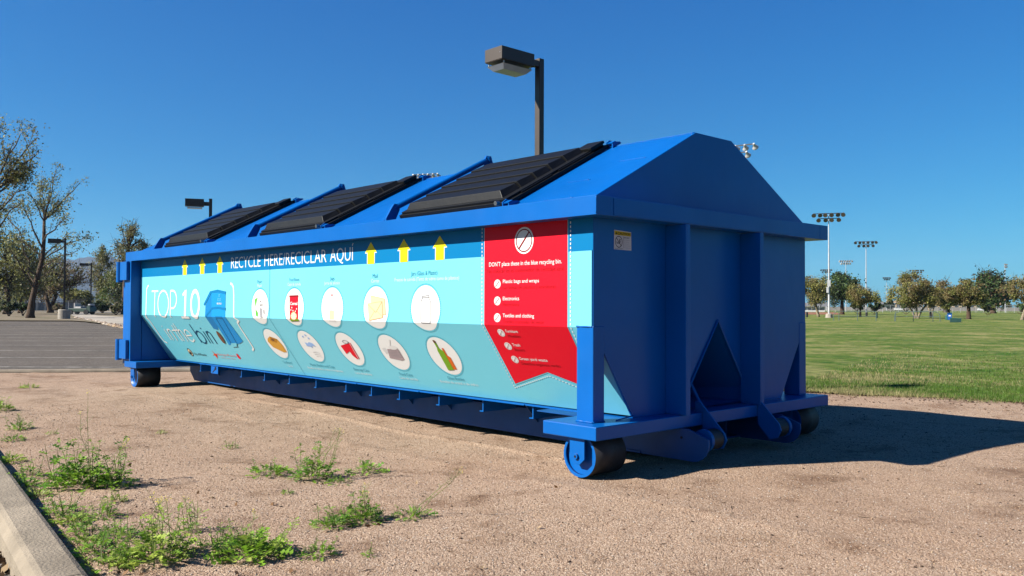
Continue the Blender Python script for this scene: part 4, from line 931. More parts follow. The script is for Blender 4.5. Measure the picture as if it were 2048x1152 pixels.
tree('palo_verde_tree', 'grey-green thicket behind the fence at far left', 'tree', 30, 170, 545, -30, 120, 612, 51, [L_GREY, L_DRY, L_OLIVE], 80, 60, .3, tr=.12, group=LT, depth=.5)
SB = 'shrubs beside the car park'
bush('dark green shrub at the far left edge', 18, 76, 2, 33, 602, 622, 52, [L_DARK, L_GREY], 24, 80, .12, group=SB)
bush('dark shrub just left of the leaning tree trunk', 46, 78, 35, 57, 606, 621, 53, [L_DARK, L_GREEN], 20, 80, .12, group=SB)
bush('tan-green dry bush beside the nearer lamp base', 119, 76, 109, 128, 607, 622, 54, [L_DRY, L_GREY], 18, 70, .11, group=SB)
bush('large dark shrub around the foot of the smaller lamp', 184, 106, 167, 203, 599, 621, 55, [L_GREY, L_DARK, L_OLIVE], 30, 80, .14, group=SB)
bush('very dark shrub right of the smaller lamp', 205, 98, 190, 217, 601, 622, 56, [L_DARK], 24, 80, .14, group=SB)
bush('grey-green shrub beside the rear corner of the container', 232, 82, 216, 252, 603, 623, 57, [L_GREY, L_DARK, L_DRY], 28, 80, .13, group=SB)

# ------------------------------------------------------------------ hill, fences, walls, small far things
def hill():
    g = np.random.default_rng(3); mb = MB(); prof = []
    xs = np.linspace(-420, 640, 180)
    for i, px in enumerate(xs):
        y = 516+4*math.sin(px*.021+1)+3*math.sin(px*.05)+1.6*math.sin(px*.13+2)+1.0*math.sin(px*.31)
        if px > 210: y += (px-210)*.16
        y = min(y, 611); prof.append((px, y))
    rows = 24; V = []
    for j in range(rows):
        t = j/(rows-1); D = 2300+1100*t
        for px, y in prof:
            p = at(px, D+60*math.sin(px*.04+t*3)); zt = hz(px, y, 3400)
            z = zt*(t**.8)*(1+.05*math.sin(px*.07+t*5)*(1-t)) if j < rows-1 else zt
            V.append((p.x, p.y, z-3))
    n = len(prof); F = [(j*n+i, j*n+i+1, (j+1)*n+i+1, (j+1)*n+i) for j in range(rows-1) for i in range(n-1)]
    mb.add(V, F); o = mb.build('hill', HILLM, smooth=True); return tag(o, kind='structure')
hill()
MESH = bpy.data.materials.new('woven_wire'); MESH.use_nodes = True
t = MESH.node_tree; p = t.nodes['Principled BSDF']; p.inputs['Base Color'].default_value = (.33, .36, .37, 1); p.inputs['Metallic'].default_value = .2; p.inputs['Roughness'].default_value = .5
tp = N(t, 'ShaderNodeBsdfTransparent'); mx = N(t, 'ShaderNodeMixShader'); tc = N(t, 'ShaderNodeTexCoord'); mp = N(t, 'ShaderNodeMapping'); mp.inputs['Rotation'].default_value = (0, math.radians(45), 0)
ck = N(t, 'ShaderNodeTexBrick'); ck.offset = 0; ck.inputs['Scale'].default_value = 9; ck.inputs['Mortar Size'].default_value = .022; ck.inputs['Brick Width'].default_value = .5; ck.inputs['Row Height'].default_value = .5
sx = N(t, 'ShaderNodeSeparateXYZ'); cx_ = N(t, 'ShaderNodeCombineXYZ')
t.links.new(tc.outputs['Object'], mp.inputs[0]); t.links.new(mp.outputs[0], sx.inputs[0]); t.links.new(sx.outputs[0], cx_.inputs[0]); t.links.new(sx.outputs[2], cx_.inputs[1]); t.links.new(cx_.outputs[0], ck.inputs['Vector'])
mth = N(t, 'ShaderNodeMath', operation='MULTIPLY'); mth.inputs[1].default_value = 1.0; t.links.new(ck.outputs['Fac'], mth.inputs[0])
t.links.new(mth.outputs[0], mx.inputs[0]); t.links.new(tp.outputs[0], mx.inputs[1]); t.links.new(p.outputs[0], mx.inputs[2]); t.links.new(mx.outputs[0], t.nodes['Material Output'].inputs['Surface'])
def chain_fence(label, px0, D0, px1, D1, h, posts):
    a, b_ = at(px0, D0), at(px1, D1); root = thing('chain_link_fence', label, 'fence', a); dv = b_-a; Ln = dv.length; root.rotation_euler = (0, 0, math.atan2(dv.y, dv.x))
    mb = MB(); mb.add([(0, 0, .05), (Ln, 0, .05), (Ln, 0, h), (0, 0, h)], [(0, 1, 2, 3)]); mb.build('wire_mesh', MESH, root)
    mb = MB(); mb.tube([(0, 0, h), (Ln, 0, h)], .035, 6); mb.build('top_rail', GALV, root)
    for k in range(posts+1): mb = MB(); x = Ln*k/posts; mb.tube([(x, .0, 0), (x, .0, h+.05)], .022, 6); mb.build('post', GALV, root)
chain_fence('chain-link fence behind the shrubs at left', -30, 104, 196, 112, hz(60, 601, 104), 14)
chain_fence('long chain-link fence across the far side of the park', 1560, 150, 2090, 172, hz(1700, 610, 155), 34)
WALL = mat('grey_block_wall', (.30, .27, .25), .9, .2, noise=(.5, .15, 6)); TANW = mat('tan_stucco', (.52, .38, .24), .9, .2, noise=(.3, .12, 6)); WHT = mat('white_siding', (.62, .62, .60), .7, .3); ROOFM = mat('grey_roof', (.22, .22, .23), .8, .2, noise=(1, .2, 5)); GLASS = mat('dark_glass', (.03, .04, .05), .1, .6)
def wall(name, label, px0, D0, px1, D1, z0, z1, m, cat='wall'):
    a, b_ = at(px0, D0), at(px1, D1); dv = b_-a; mb = MB(); mb.box(0, dv.length, -.1, .1, z0, z1)
    n = int(dv.length/4)
    for k in range(n+1): mb.box(dv.length*k/n-.2, dv.length*k/n+.2, -.14, .14, z0, z1+.08)
    mb.box(0, dv.length, -.12, .12, z1+.002, z1+.06)
    o = mb.build(name, m); o.location = a; o.rotation_euler = (0, 0, math.atan2(dv.y, dv.x)); return tag(o, label, cat)
wall('block_wall', 'long grey block wall behind the far chain-link fence', 1560, 240, 2110, 250, 0, hz(1700, 614.0, 240), WALL)
wall('block_wall', 'low grey wall behind the left chain-link fence', -60, 135, 215, 140, 0, hz(100, 605.5, 135), WALL)
def house(label, px0, px1, D, y_eave, y_ridge, m, roof=ROOFM, wins=3, depth=8, name='house', rz=0):
    a, b_ = at(px0, D), at(px1, D); w_ = (b_-a).length; h = hz(px0, y_eave, D); r = hz(px0, y_ridge, D)
    root = thing(name, label, 'building', a); dv = b_-a; root.rotation_euler = (0, 0, math.atan2(dv.y, dv.x)+rz)
    mb = MB(); mb.box(0, w_, 0, depth, 0, h); mb.build('wall', m, root)
    mb = MB(); mb.prism([(-.5, h+.002), (depth+.5, h+.002), (depth/2, r)], -.5, w_+.5, 'x'); mb.build('roof', roof, root)
    for k in range(wins): mb = MB(); x = w_*(k+.5)/wins; mb.box(x-.6, x+.6, -.04, -.005, h*.35, h*.75); mb.build('window', GLASS, root)
house('white building with low grey roof right beside the container behind the leaning tree', 1596, 1650, 165, 613, 605, WHT)
house('white-gabled house behind the round olive tree', 1714, 1727, 260, 610, 602, WHT, wins=2)
house('long tan building behind the olive trees at the blue bin', 1848, 1965, 330, 609, 603, TANW, TANW, wins=8, depth=14)
house('tan sloping building beyond the road near the lone distant floodlight', 1790, 1846, 340, 606, 601, TANW, TANW, wins=4, depth=14)
house('grey shed behind the clipped shrub right of the second floodlight pole', 1752, 1767, 200, 609, 604, WALL, wins=1, depth=5)

def car(label, px, D, m, rz):
    root = thing('parked_car', label, 'car', at(px, D, .0), group='cars on the far road'); root.rotation_euler = (0, 0, rz); root.scale = (.5, .5, .62)
    mb = MB(); mb.prism([(-2.2, .35), (2.2, .35), (2.25, .75), (1.6, .88), (1.0, .95), (.55, 1.42), (-1.2, 1.45), (-1.9, 1.0), (-2.25, .9)], -.85, .85, 'y'); mb.build('body', m, root, .05)
    mb = MB(); mb.prism([(.88, .98), (.5, 1.36), (-1.15, 1.38), (-1.65, 1.0)], -.86, .86, 'y'); mb.build('window', GLASS, root)
    for x in (-1.4, 1.4):
        for y in (-.8, .6): mb = MB(); mb.tube([(x, y, .33), (x, y+.2, .33)], .33, 14); mb.build('wheel', DARKMET, root)
wa = math.atan2(*(reversed((at(1900, 200)-at(1700, 200))[:2])))
CARW = mat('white_car_paint', (.7, .7, .7), .3, .5)
car('white car on the far road left of the widest tree', 1797.5, 232, CARW, wa)
car('pale car on the far road right of the umbrella tree', 1965, 232, CARW, wa)
# teal pipe railings
def railing(label, pxs, D, h, arch):
    a, b_ = at(pxs[0], D), at(pxs[-1], D); root = thing('pipe_railing', label, 'railing', a, group='teal pipe railings on the lawn'); dv = b_-a; Ln = dv.length; root.rotation_euler = (0, 0, math.atan2(dv.y, dv.x))
    xs = [Ln*(q-pxs[0])/(pxs[-1]-pxs[0]) for q in pxs]; rr = .020
    mb = MB()
    if arch: mb.tube([(0, 0, 0), (0, 0, h*.6), (.06, 0, h*.85), (.3, 0, h), (Ln-.3, 0, h), (Ln-.06, 0, h*.85), (Ln, 0, h*.6), (Ln, 0, 0)], rr, 7)
    else: mb.tube([(0, 0, 0), (0, 0, h*.7), (.2, 0, h), (Ln, 0, h)], rr, 7)
    mb.build('top_rail', TEALM, root); mb = MB(); mb.tube([(0, 0, h*.5), (Ln, 0, h*.5)], rr*.8, 6); mb.build('middle_rail', TEALM, root)
    for x in xs[1:-1] if arch else xs[1:]: mb = MB(); mb.tube([(x, 0, 0), (x, 0, h)], rr, 6); mb.build('post', TEALM, root)
railing('square-ended teal pipe railing left of the widest tree', [1667, 1678, 1715, 1752], 61, hz(1700, 622.5, 61), False)
railing('round-ended teal pipe railing in front of the widest tree', [1789, 1791, 1827, 1866, 1880], 61, hz(1830, 623.2, 61), True)
# bins
BLUEP = mat('blue_bin_plastic', (.01, .12, .50), .4); GRNP = mat('green_bin_paint', (.01, .06, .05), .5)
def barrel(label, px, D, ytop, wpx, m, cap=DARKMET, taper=1.0, name='litter_bin'):
    h = hz(px, ytop, D); r = wpx*D/FPX/2; root = thing(name, label, 'bin', at(px, D), group='bins on the lawn')
    mb = MB(); mb.tube([(0, 0, 0), (0, 0, h*.12), (0, 0, h*.86)], [r*.9*taper, r*.95*taper, r], 18); mb.build('body', m, root)
    mb = MB(); mb.tube([(0, 0, h*.862), (0, 0, h*.93), (0, 0, h)], [r*1.08, r*1.04, r*.5], 18); mb.build('lid', cap, root)
barrel('dark litter bin behind the right end of the square-ended railing', 1753.5, 76, 624.5, 3.2, GRNP)
barrel('dark litter bin just beyond the right side of the container', 1614, 80, 624, 4, DARKMET)
barrel('small dark litter bin under the round olive tree', 1733, 92, 624.2, 4, DARKMET)
barrel('small dark litter bin at the foot of the v-shaped tree', 1861, 84, 624.0, 4, DARKMET)
root = thing('recycling_bin', 'bright blue wheeled bin standing beside the widest tree', 'bin', at(1899, 70), wa, group='bins on the lawn')
hb = hz(1899, 625.5, 70); k_ = .145
mb = MB(); mb.add([(-k_*.8, -k_*.8, .02), (k_*.8, -k_*.8, .02), (k_*.8, k_*.8, .02), (-k_*.8, k_*.8, .02), (-k_, -k_, hb*.88), (k_, -k_, hb*.88), (k_, k_, hb*.88), (-k_, k_, hb*.88)], [(0, 3, 2, 1), (4, 5, 6, 7), (0, 1, 5, 4), (1, 2, 6, 5), (2, 3, 7, 6), (3, 0, 4, 7)]); mb.build('body', BLUEP, root)
mb = MB(); mb.prism([(-.17, hb*.882), (.17, hb*.882), (.15, hb*.96), (-.05, hb), (-.16, hb*.96)], -.16, .16, 'x'); mb.build('lid', V_NAVY, root)
mb = MB(); mb.box(-.07, .07, -.150, -.147, hb*.5, hb*.68); mb.build('white_mark', V_WHITE, root)
for x in (-.12, .105): mb = MB(); mb.tube([(x, .13, .05), (x+.015, .13, .05)], .05, 10); mb.build('wheel', DARKMET, root)
barrel('teal-green litter bin touching the blue wheeled bin', 1893.5, 71, 629.5, 5, mat('teal_bin', (.01, .12, .11), .5), TEALM)
def trough(label, px, D, wpx, y0):
    w_ = wpx*D/FPX; h = hz(px, y0, D); root = thing('planter_box', label, 'box', at(px, D), wa, group='green boxes on the lawn')
    mb = MB(); mb.box(-w_/2, w_/2, -.18, .18, 0.01, h*.9); mb.build('body', GRNP, root, .01); mb = MB(); mb.box(-w_/2-.02, w_/2+.02, -.2, .2, h*.9+.002, h); mb.build('lid', mat('green_lid', (.02, .14, .09), .5), root)
trough('low green box on the lawn, left of the pair right of the blue bin', 1906.5, 59, 11, 636)
trough('low green box on the lawn, right of the pair right of the blue bin', 1917.5, 60, 7, 636.5)
# utility cart by the far path
root = thing('utility_cart', 'small green and white utility cart parked by the left fence', 'cart', at(160, 84), wa+.35)
mb = MB(); mb.box(-.75, .9, -.5, .5, .25, .55); mb.prism([(.9, .25), (1.25, .25), (1.2, .7), (.9, .8)], -.5, .5, 'y'); mb.build('body', mat('cart_green', (.03, .07, .05), .5), root, .03)
for x in (-.55, .85):
    for y in (-.55, .42): mb = MB(); mb.tube([(x, y, .22), (x, y+.13, .22)], .22, 14); mb.build('wheel', DARKMET, root)
mb = MB(); mb.box(-.2, .35, -.45, .45, .56, .70); mb.box(-.3, -.2, -.45, .45, .56, 1.0); mb.build('seat', V_PALE, root, .02)
mb = MB()
for x, y in ((-.35, -.45), (-.35, .45), (.8, -.45), (.8, .45)): mb.tube([(x, y, .55), (x*.92, y, 1.32)], .02, 6)
mb.box(-.45, .85, -.5, .5, 1.32, 1.36); mb.build('canopy', DARKMET, root)
mb = MB(); mb.box(.9, 1.18, -.3, .3, .81, .95); mb.build('front_panel', V_PALE, root, .02)
# river stones at the footpath edge
g = np.random.default_rng(12); 
def stones(name, pts, sizes, mats, seed, kind='stuff', label=None, cat=None, flat=.6):
    g = np.random.default_rng(seed); n = len(pts)
    base = np.array([(1, 0, 0), (-1, 0, 0), (0, 1, 0), (0, -1, 0), (0, 0, 1), (0, 0, -1)], float); fc = np.array([(0, 2, 4), (2, 1, 4), (1, 3, 4), (3, 0, 4), (2, 0, 5), (1, 2, 5), (3, 1, 5), (0, 3, 5)])
    P = np.array(pts); s = np.array(sizes)[:, None, None]; a = g.uniform(0, 6.28, n); R = np.zeros((n, 3, 3)); R[:, 0, 0] = np.cos(a); R[:, 0, 1] = -np.sin(a); R[:, 1, 0] = np.sin(a); R[:, 1, 1] = np.cos(a); R[:, 2, 2] = 1
    b = base[None]*g.uniform(.6, 1.2, (n, 6, 3))+g.normal(size=(n, 6, 3))*.18; b[:, :, 2] *= flat
    V = np.einsum('nij,nkj->nki', R, b)*s+P[:, None]
    F = (fc[None]+np.arange(n)[:, None, None]*6).reshape(-1, 3); nf = len(F)
    me = bpy.data.meshes.new(name); me.vertices.add(n*6); me.vertices.foreach_set('co', V.ravel()); me.loops.add(nf*3); me.loops.foreach_set('vertex_index', F.ravel().astype(np.int32))
    me.polygons.add(nf); me.polygons.foreach_set('loop_start', np.arange(0, nf*3, 3, dtype=np.int32)); me.polygons.foreach_set('loop_total', np.full(nf, 3, dtype=np.int32))
    me.polygons.foreach_set('material_index', np.repeat(g.integers(0, len(mats), n), 8).astype(np.int32)); me.update(calc_edges=True)
    return tag(link(name, me, mats), label, cat, kind=kind)
ST = [mat('stone_buff', (.52, .38, .24), .9, .2), mat('stone_pink', (.44, .28, .18), .9, .2), mat('stone_grey', (.26, .20, .16), .9, .2), mat('stone_pale', (.58, .50, .42), .85, .3), mat('stone_brown', (.20, .12, .08), .9, .2)]
a, b_ = gp(150, 634, 0), gp(262, 653, 0); pts = []; sz = []
for _ in range(1500):
    t_ = g.random(); q = a.lerp(b_, t_); dd = Vector((q.x-CAMP.x, q.y-CAMP.y, 0)).normalized(); q = q-dd*g.random()*(1.2+2.2*t_); pts.append((q.x, q.y, -.05)); sz.append(g.uniform(.06, .13))
stones('river_stones', pts, sz, [ST[0], ST[2], ST[4], ST[3]], 5, label='brown river stones lining the edge of the footpath', cat='stones', kind='stuff')
# loose gravel grains near the viewer
N_ = 60000; rr = g.random(N_); D_ = 2.2+7.0*rr**1.35; th = g.uniform(YAW-.60, YAW+.60, N_)
X = CAMP.x+D_*np.cos(th); Y = CAMP.y+D_*np.sin(th)
ok = ((X-C0.x)*cn.x+(Y-C0.y)*cn.y < -.01) & ((X-K0.x)*(-kd.y)+(Y-K0.y)*kd.x < 0)
X, Y = X[ok], Y[ok]; sz = .0013+.0030*g.random(len(X))**2.0+.00022*(np.hypot(X-CAMP.x, Y-CAMP.y))
stones('gravel', np.stack([X, Y, hgt(X, Y)+sz*.25], 1), sz, ST, 6, label='loose pinkish gravel grains covering the yard', cat='gravel')
# coarser bits: clods near the lawn edge, dark flecks, leaf scraps
pts = []; sz = []
for _ in range(900):
    q = G0+gd*g.uniform(-1, 6.5)-Vector((-gd.y, gd.x))*abs(g.normal(0, .45)); pts.append((q.x, q.y, hgt(q.x, q.y)+.004)); sz.append(g.uniform(.005, .016))
for _ in range(420):
    D = g.uniform(2.6, 9); a_ = g.uniform(YAW-.55, YAW+.55); x, y = CAMP.x+D*math.cos(a_), CAMP.y+D*math.sin(a_)
    if (x-C0.x)*cn.x+(y-C0.y)*cn.y > -.03: continue
    pts.append((x, y, hgt(x, y)+.002)); sz.append(g.uniform(.004, .011))
stones('soil_clods', pts, sz, [mat('clod', (.20, .125, .085), .95, .1), mat('clod_dark', (.09, .06, .045), .95, .1)], 8, label='dark clods and scraps strewn along the lawn edge', cat='clods', flat=.45)
cs = []
for _ in range(46):
    D = g.uniform(2.7, 5.5); a_ = g.uniform(YAW-.05, YAW+.52); x, y = CAMP.x+D*math.cos(a_), CAMP.y+D*math.sin(a_)
    if (x-C0.x)*cn.x+(y-C0.y)*cn.y > -.05: continue
    cs.append((x, y, hgt(x, y)+.006, .02))
o = leaves('dry_leaves', cs, 2, (1, 1, .1), .013, [mat('dry_leaf_brown', (.24, .13, .06), .8, .2), mat('dry_leaf_tan', (.42, .30, .18), .8, .2)], 19, None, name='dry_leaves'); tag(o, 'scattered dry brown leaves lying between the weeds', 'dry leaves', kind='stuff')
# twigs
TW = mat('dry_twig', (.12, .08, .05), .9, .2)
mb = MB()
for _ in range(150):
    D = g.uniform(2.5, 9); a_ = g.uniform(YAW-.55, YAW+.55); x, y = CAMP.x+D*math.cos(a_), CAMP.y+D*math.sin(a_)
    if (x-C0.x)*cn.x+(y-C0.y)*cn.y > -.05: continue
    r_ = g.uniform(0, 6.28); l_ = g.uniform(.012, .05); z = hgt(x, y)+.003
    mb.tube([(x, y, z), (x+l_*.5*math.cos(r_), y+l_*.5*math.sin(r_), z+.004*g.random()), (x+l_*math.cos(r_+.3), y+l_*math.sin(r_+.3), z)], [.0012, .0016, .0008], 4)
tag(mb.build('fallen_twigs', TW), 'thin dry twigs scattered over the gravel', 'twigs', kind='stuff')
# dry leaf litter in the gutter
LL = [mat('litter_brown', (.20, .12, .06), .8, .2), mat('litter_tan', (.40, .28, .15), .8, .2), mat('litter_grey', (.30, .27, .24), .8, .2)]
cs = []
for _ in range(60):
    q = C0+ce*g.uniform(-1, 4)+cn*(.20+abs(g.normal(0, .12))); cs.append((q.x, q.y, -.045, .12))
o = leaves('dry_leaf_litter', cs, 60, (.5, .5, .06), .022, LL, 9, None, name='dry_leaf_litter'); tag(o, 'dry brown leaf litter in the gutter below the kerb', 'leaf litter', kind='stuff')

# ------------------------------------------------------------------ grass blades at the near edge of the lawn
gN = 80000; g = np.random.default_rng(21); tt = g.uniform(-.5, 9.5, gN); oo = g.exponential(1.9, gN)-.05-.14*g.random(gN)**2*(np.sin(tt*2.1)+np.sin(tt*5.3)+1.4)
BX = G0.x+gd.x*tt-gd.y*oo; BY = G0.y+gd.y*tt+gd.x*oo
hh = g.uniform(.012, .035, gN); wa_ = g.uniform(0, 6.28, gN); ww = .0022+.0004*oo; lx_ = g.normal(0, .012, gN); ly_ = g.normal(0, .012, gN)
V = np.stack([np.stack([BX-ww*np.cos(wa_), BY-ww*np.sin(wa_), np.full(gN, .001)], 1), np.stack([BX+ww*np.cos(wa_), BY+ww*np.sin(wa_), np.full(gN, .001)], 1), np.stack([BX+lx_, BY+ly_, .012+hh], 1)], 1).reshape(-1, 3)
me = bpy.data.meshes.new('lawn_grass'); me.vertices.add(gN*3); me.vertices.foreach_set('co', V.ravel()); me.loops.add(gN*3); me.loops.foreach_set('vertex_index', np.arange(gN*3, dtype=np.int32)); me.polygons.add(gN)
me.polygons.foreach_set('loop_start', np.arange(0, gN*3, 3, dtype=np.int32)); me.polygons.foreach_set('loop_total', np.full(gN, 3, dtype=np.int32))
pn = np.sin(BX*1.9+BY*.7)+np.sin(BY*2.3-BX*.9+1)+g.normal(0, .7, gN); me.polygons.foreach_set('material_index', np.where(pn > .55, 1, 0).astype(np.int32)); me.update(calc_edges=True)
tag(link('lawn_grass', me, [leafmat('blade_green', (.085, .16, .02)), leafmat('blade_straw', (.30, .26, .12))]), 'short green and straw grass blades at the lawn edge', 'grass', kind='stuff')

# ------------------------------------------------------------------ weeds
def weed(label, x, y, r, h, seed, stalks=0, sh=.3, lean=(0, 0), mats=None, dens=1., flower=False, group='weeds growing in the gravel', name='weed'):
    g = random.Random(seed); z = float(hgt(x, y)); root = thing(name, label, 'weed', (x, y, z), group=group)
    mats = mats or [W_GREEN, W_LIGHT, W_DARK]
    mb = MB()
    def leaf(p, d, ln_, wd, m, lobes=4):
        d = d.normalized(); s = d.cross(Vector((0, 0, 1))); s = s.normalized() if s.length > .01 else Vector((1, 0, 0)); tw = g.uniform(-.6, .6); s = (s*math.cos(tw)+d.cross(s)*math.sin(tw))
        pts = []; n = lobes; prevc = p
        for i in range(n):
            t0, t1 = i/n, (i+1)/n; dr = Vector((0, 0, -.55*ln_*(t0**2)*g.uniform(.2, .7)))
            c0 = p+d*ln_*t0+dr; c1 = p+d*ln_*t1+Vector((0, 0, -.55*ln_*(t1**2)*.4)); w0 = wd*math.sin(math.pi*(.18+.72*t0))*g.uniform(.7, 1.25)
            mm = c0.lerp(c1, .72)
            b = len(mb.v); mb.v += [tuple(c0), tuple(mm+s*w0+Vector((0, 0, .15*w0))), tuple(c1), tuple(mm-s*w0+Vector((0, 0, .15*w0)))]; mb.f += [(b, b+1, b+2), (b, b+2, b+3)]; mb.m += [m, m]
    h = h*1.18; nl = int((34+230*r)*dens)
    for i in range(nl):
        a = g.uniform(0, 6.28); q = g.random()**.6*r*.75; el = g.uniform(.1, 1.25)*(1-.55*q/r); p = Vector((q*math.cos(a)*.8, q*math.sin(a)*.8, h*g.random()*.55*(1-q/r)))
        d = Vector((math.cos(a)*math.cos(el), math.sin(a)*math.cos(el), math.sin(el))); leaf(p, d, g.uniform(.35, .8)*max(r*.52, .03), g.uniform(.13, .27)*max(r*.42, .03), g.randrange(3), g.choice((3, 4, 5)))
    ns = int(3+10*r*dens*3)
    for i in range(ns):      # leafy upright stems
        a = g.uniform(0, 6.28); q = g.random()*r*.6; b0 = Vector((q*math.cos(a), q*math.sin(a), 0)); top = b0*1.35+Vector((g.gauss(0, .15)*r, g.gauss(0, .15)*r, h*g.uniform(.6, 1.05)))
        mb.tube([b0, b0.lerp(top, .5)+Vector((g.gauss(0, .03), g.gauss(0, .03), 0))*h, top], [.0022, .0016, .0008], 4, m=3, cap=False)
        for j in range(10):
            t_ = g.uniform(.12, 1); aa = g.uniform(0, 6.28); leaf(b0.lerp(top, t_), Vector((math.cos(aa), math.sin(aa), g.uniform(.2, .9))), h*g.uniform(.20, .36)*(1.15-t_*.5), h*g.uniform(.035, .075), g.randrange(3), 3)
    for i in range(stalks):  # thin flowering stalks
        top = Vector((lean[0]+g.gauss(0, .09)*sh, lean[1]+g.gauss(0, .09)*sh, sh*g.uniform(.75, 1.0))); b0 = Vector((g.gauss(0, .2)*r, g.gauss(0, .2)*r, 0)); cur = [b0, b0.lerp(top, .35)+Vector((g.gauss(0, .02), g.gauss(0, .02), 0)), b0.lerp(top, .7)+Vector((g.gauss(0, .015), g.gauss(0, .015), 0)), top]
        mb.tube(cur, [.0020, .0015, .0011, .0006], 4, m=3, cap=False)
        for j in range(16):
            t_ = g.uniform(.25, .98); k = min(2, int(t_*3)); p = cur[k].lerp(cur[k+1], t_*3-k); aa = g.uniform(0, 6.28); e = p+Vector((math.cos(aa), math.sin(aa), g.uniform(.4, 1.2)))*g.uniform(.012, .035)
            mb.tube([p, e], [.0007, .0005], 3, m=3, cap=False)
            if g.random() < .25: leaf(p, e-p, .02, .004, 1, 2)
        for j in range(5 if flower else 2):
            p = top+Vector((g.gauss(0, .006), g.gauss(0, .006), g.gauss(0, .006))); b = len(mb.v); s = .0032
            mb.v += [tuple(p+Vector(v)*s) for v in ((1, 0, 0), (0, 1, 0), (-1, 0, 0), (0, -1, 0), (0, 0, 1))]; mb.f += [(b, b+1, b+4), (b+1, b+2, b+4), (b+2, b+3, b+4), (b+3, b, b+4)]; mb.m += [4]*4
    mb.build('foliage', mats+[W_STEM, W_FLOW], root)
LM = [W_LIGHT, W_GREEN, W_LIGHT]; DM = [W_GREEN, W_DARK, W_GREEN]
weed('largest dark green bushy weed by the kerb with one very tall flowering stalk', -1.75, -2.03, .21, .20, 1, 2, .50, (0, 0), DM, 2.2, True)
weed('leafy weed leaning out to the right of the largest weed', -1.58, -1.90, .14, .15, 2, 3, .24, (.03, .05), DM, 1.6, True)
weed('low rosette just in front of the largest weed', -1.22, -2.02, .085, .05, 3, 0, mats=LM)
weed('tall pale feathery weed at the bottom edge right of the kerb', -.17, -2.21, .18, .17, 4, 6, .26, (0, 0), LM, 1.5, True)
weed('small upright weed right behind the pale feathery weed', -.47, -1.965, .06, .10, 5, 2, .16, (0, 0), DM)
weed('spreading weed between the pale feathery weed and the round one', -.17, -1.99, .10, .07, 6, 0, mats=DM)
weed('wide round bright green weed at the bottom centre', -.0, -1.93, .19, .10, 7, 1, .21, (-.02, 0), [W_GREEN, W_GREEN, W_LIGHT], 2.4, True)
weed('flat weed trailing right of the wide round weed', .155, -1.735, .11, .05, 8, 0, mats=DM)
weed('tiny two-leaved sprout right of the wide round weed', .285, -1.595, .04, .035, 9, 0, mats=DM, dens=.5)
weed('mid-yard weed with several stalks leaning right', -1.085, -1.05, .17, .15, 10, 5, .27, (.12, .10), [W_GREEN, W_GREEN, W_DARK], 1.2)
weed('loose weed just left of the mid-yard weed', -1.34, -1.17, .18, .07, 11, 0, mats=[W_DARK, W_GREEN, W_OL] if False else DM, dens=.8)
weed('small weed patch to the right of the mid-yard weed', -1.06, -.74, .16, .07, 12, 0, mats=DM, dens=.8)
weed('low sprawling weed in front of the mid-yard weed', -.90, -1.00, .10, .04, 13, 0, mats=DM, dens=.7)
weed('dense low weed, left of the pair in the centre foreground', -.19, -1.475, .12, .085, 14, 0, mats=DM, dens=1.4)
weed('dense bushy weed, right of the pair in the centre foreground', -.19, -1.32, .14, .11, 15, 3, .16, (0, 0), DM, 1.5)
weed('thin weed with a long stalk leaning far right', -.09, -1.12, .12, .05, 16, 2, .26, (.14, .14), DM, 1.0)
weed('tiny sprout below the loose weed left of centre', -.84, -1.33, .045, .03, 17, 0, mats=DM, dens=.5)
weed('small faint weed near the far kerb at left', -7.67, -.84, .14, .06, 18, 0, mats=LM, dens=.7)
weed('bright grass tuft at the far left edge', -5.6, -1.56, .15, .12, 19, 0, mats=LM, dens=1.2)
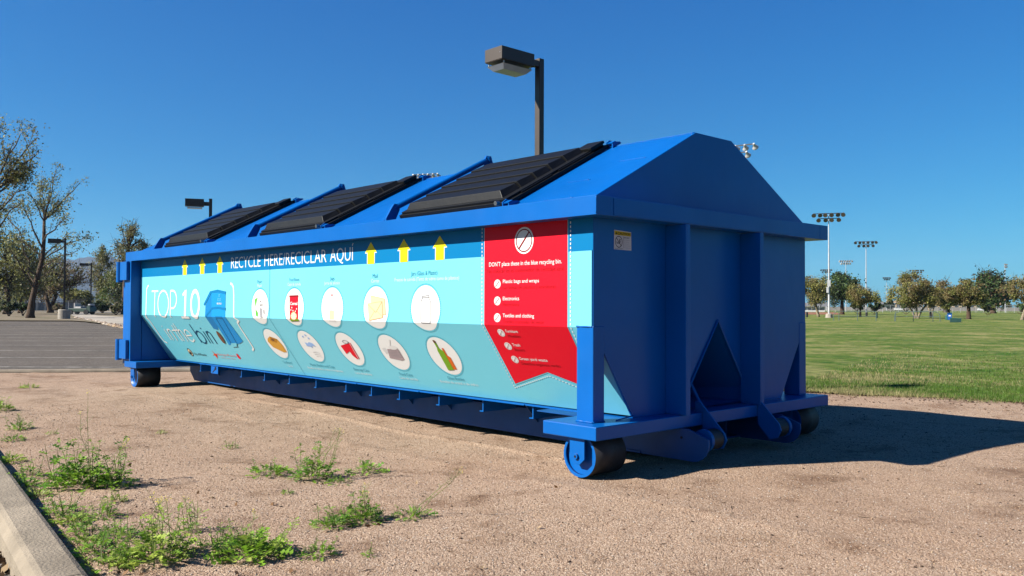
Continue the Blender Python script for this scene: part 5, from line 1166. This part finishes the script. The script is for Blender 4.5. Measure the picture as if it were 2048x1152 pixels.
weed('leafy weed at left between the tuft and the kerb', -4.17, -1.74, .13, .08, 20, 3, .14, (-.03, 0), DM, 1.2)
weed('flat weed on the left beside the kerb line', -3.65, -1.90, .11, .05, 21, 0, mats=DM, dens=.8)
weed('tiny sprout near the leafy weed at left', -3.75, -1.63, .06, .035, 22, 0, mats=DM, dens=.5)
weed('tiny sprout in the open gravel left of centre', -2.36, -.93, .08, .05, 23, 0, mats=DM, dens=.5)
weed('lone faint sprout midway to the rear roller', -3.25, -1.04, .06, .03, 24, 0, mats=LM, dens=.5)
GK = 'low weeds along the kerb'
low = [(-2.72, -2.12), (-2.45, -2.16), (-2.2, -2.15), (-1.95, -2.235), (-1.62, -2.25), (-1.38, -2.28), (-1.12, -2.29), (-.92, -2.30), (-.92, -2.17), (-.70, -2.32), (-.72, -2.18), (-.52, -2.34), (-.54, -2.22), (-.36, -2.36), (-.38, -2.25), (-.20, -2.38), (-.22, -2.30)]
ORD = ['first', 'second', 'third', 'fourth', 'fifth', 'sixth', 'seventh', 'eighth', 'ninth', 'tenth', 'eleventh', 'twelfth', 'thirteenth', 'fourteenth', 'fifteenth', 'sixteenth', 'seventeenth']
low.sort(key=lambda q: -q[0]); low = [q for i, q in enumerate(low) if i % 4 != 3]
for i, (x, y) in enumerate(low): weed(ORD[i]+' low creeping weed along the kerb, counted from the bottom edge', x, y, .10 if i % 2 else .12, .05+.02*(i % 3), 60+i, 0, mats=DM if i % 3 else LM, dens=1.2, group=GK, name='kerb_weed')

# ------------------------------------------------------------------ the air
mb = MB(); mb.box(-3950, 3950, -3950, 3950, -1.1, 215)
HZ = bpy.data.materials.new('haze_air'); HZ.use_nodes = True; t = HZ.node_tree; t.nodes.clear()
pv = t.nodes.new('ShaderNodeVolumePrincipled'); pv.inputs['Color'].default_value = (.45, .68, 1, 1); pv.inputs['Density'].default_value = .00009; pv.inputs['Anisotropy'].default_value = .2
ou = t.nodes.new('ShaderNodeOutputMaterial'); t.links.new(pv.outputs[0], ou.inputs['Volume'])
tag(mb.build('haze', HZ), 'thin pale blue haze filling the air', 'haze', kind='stuff')
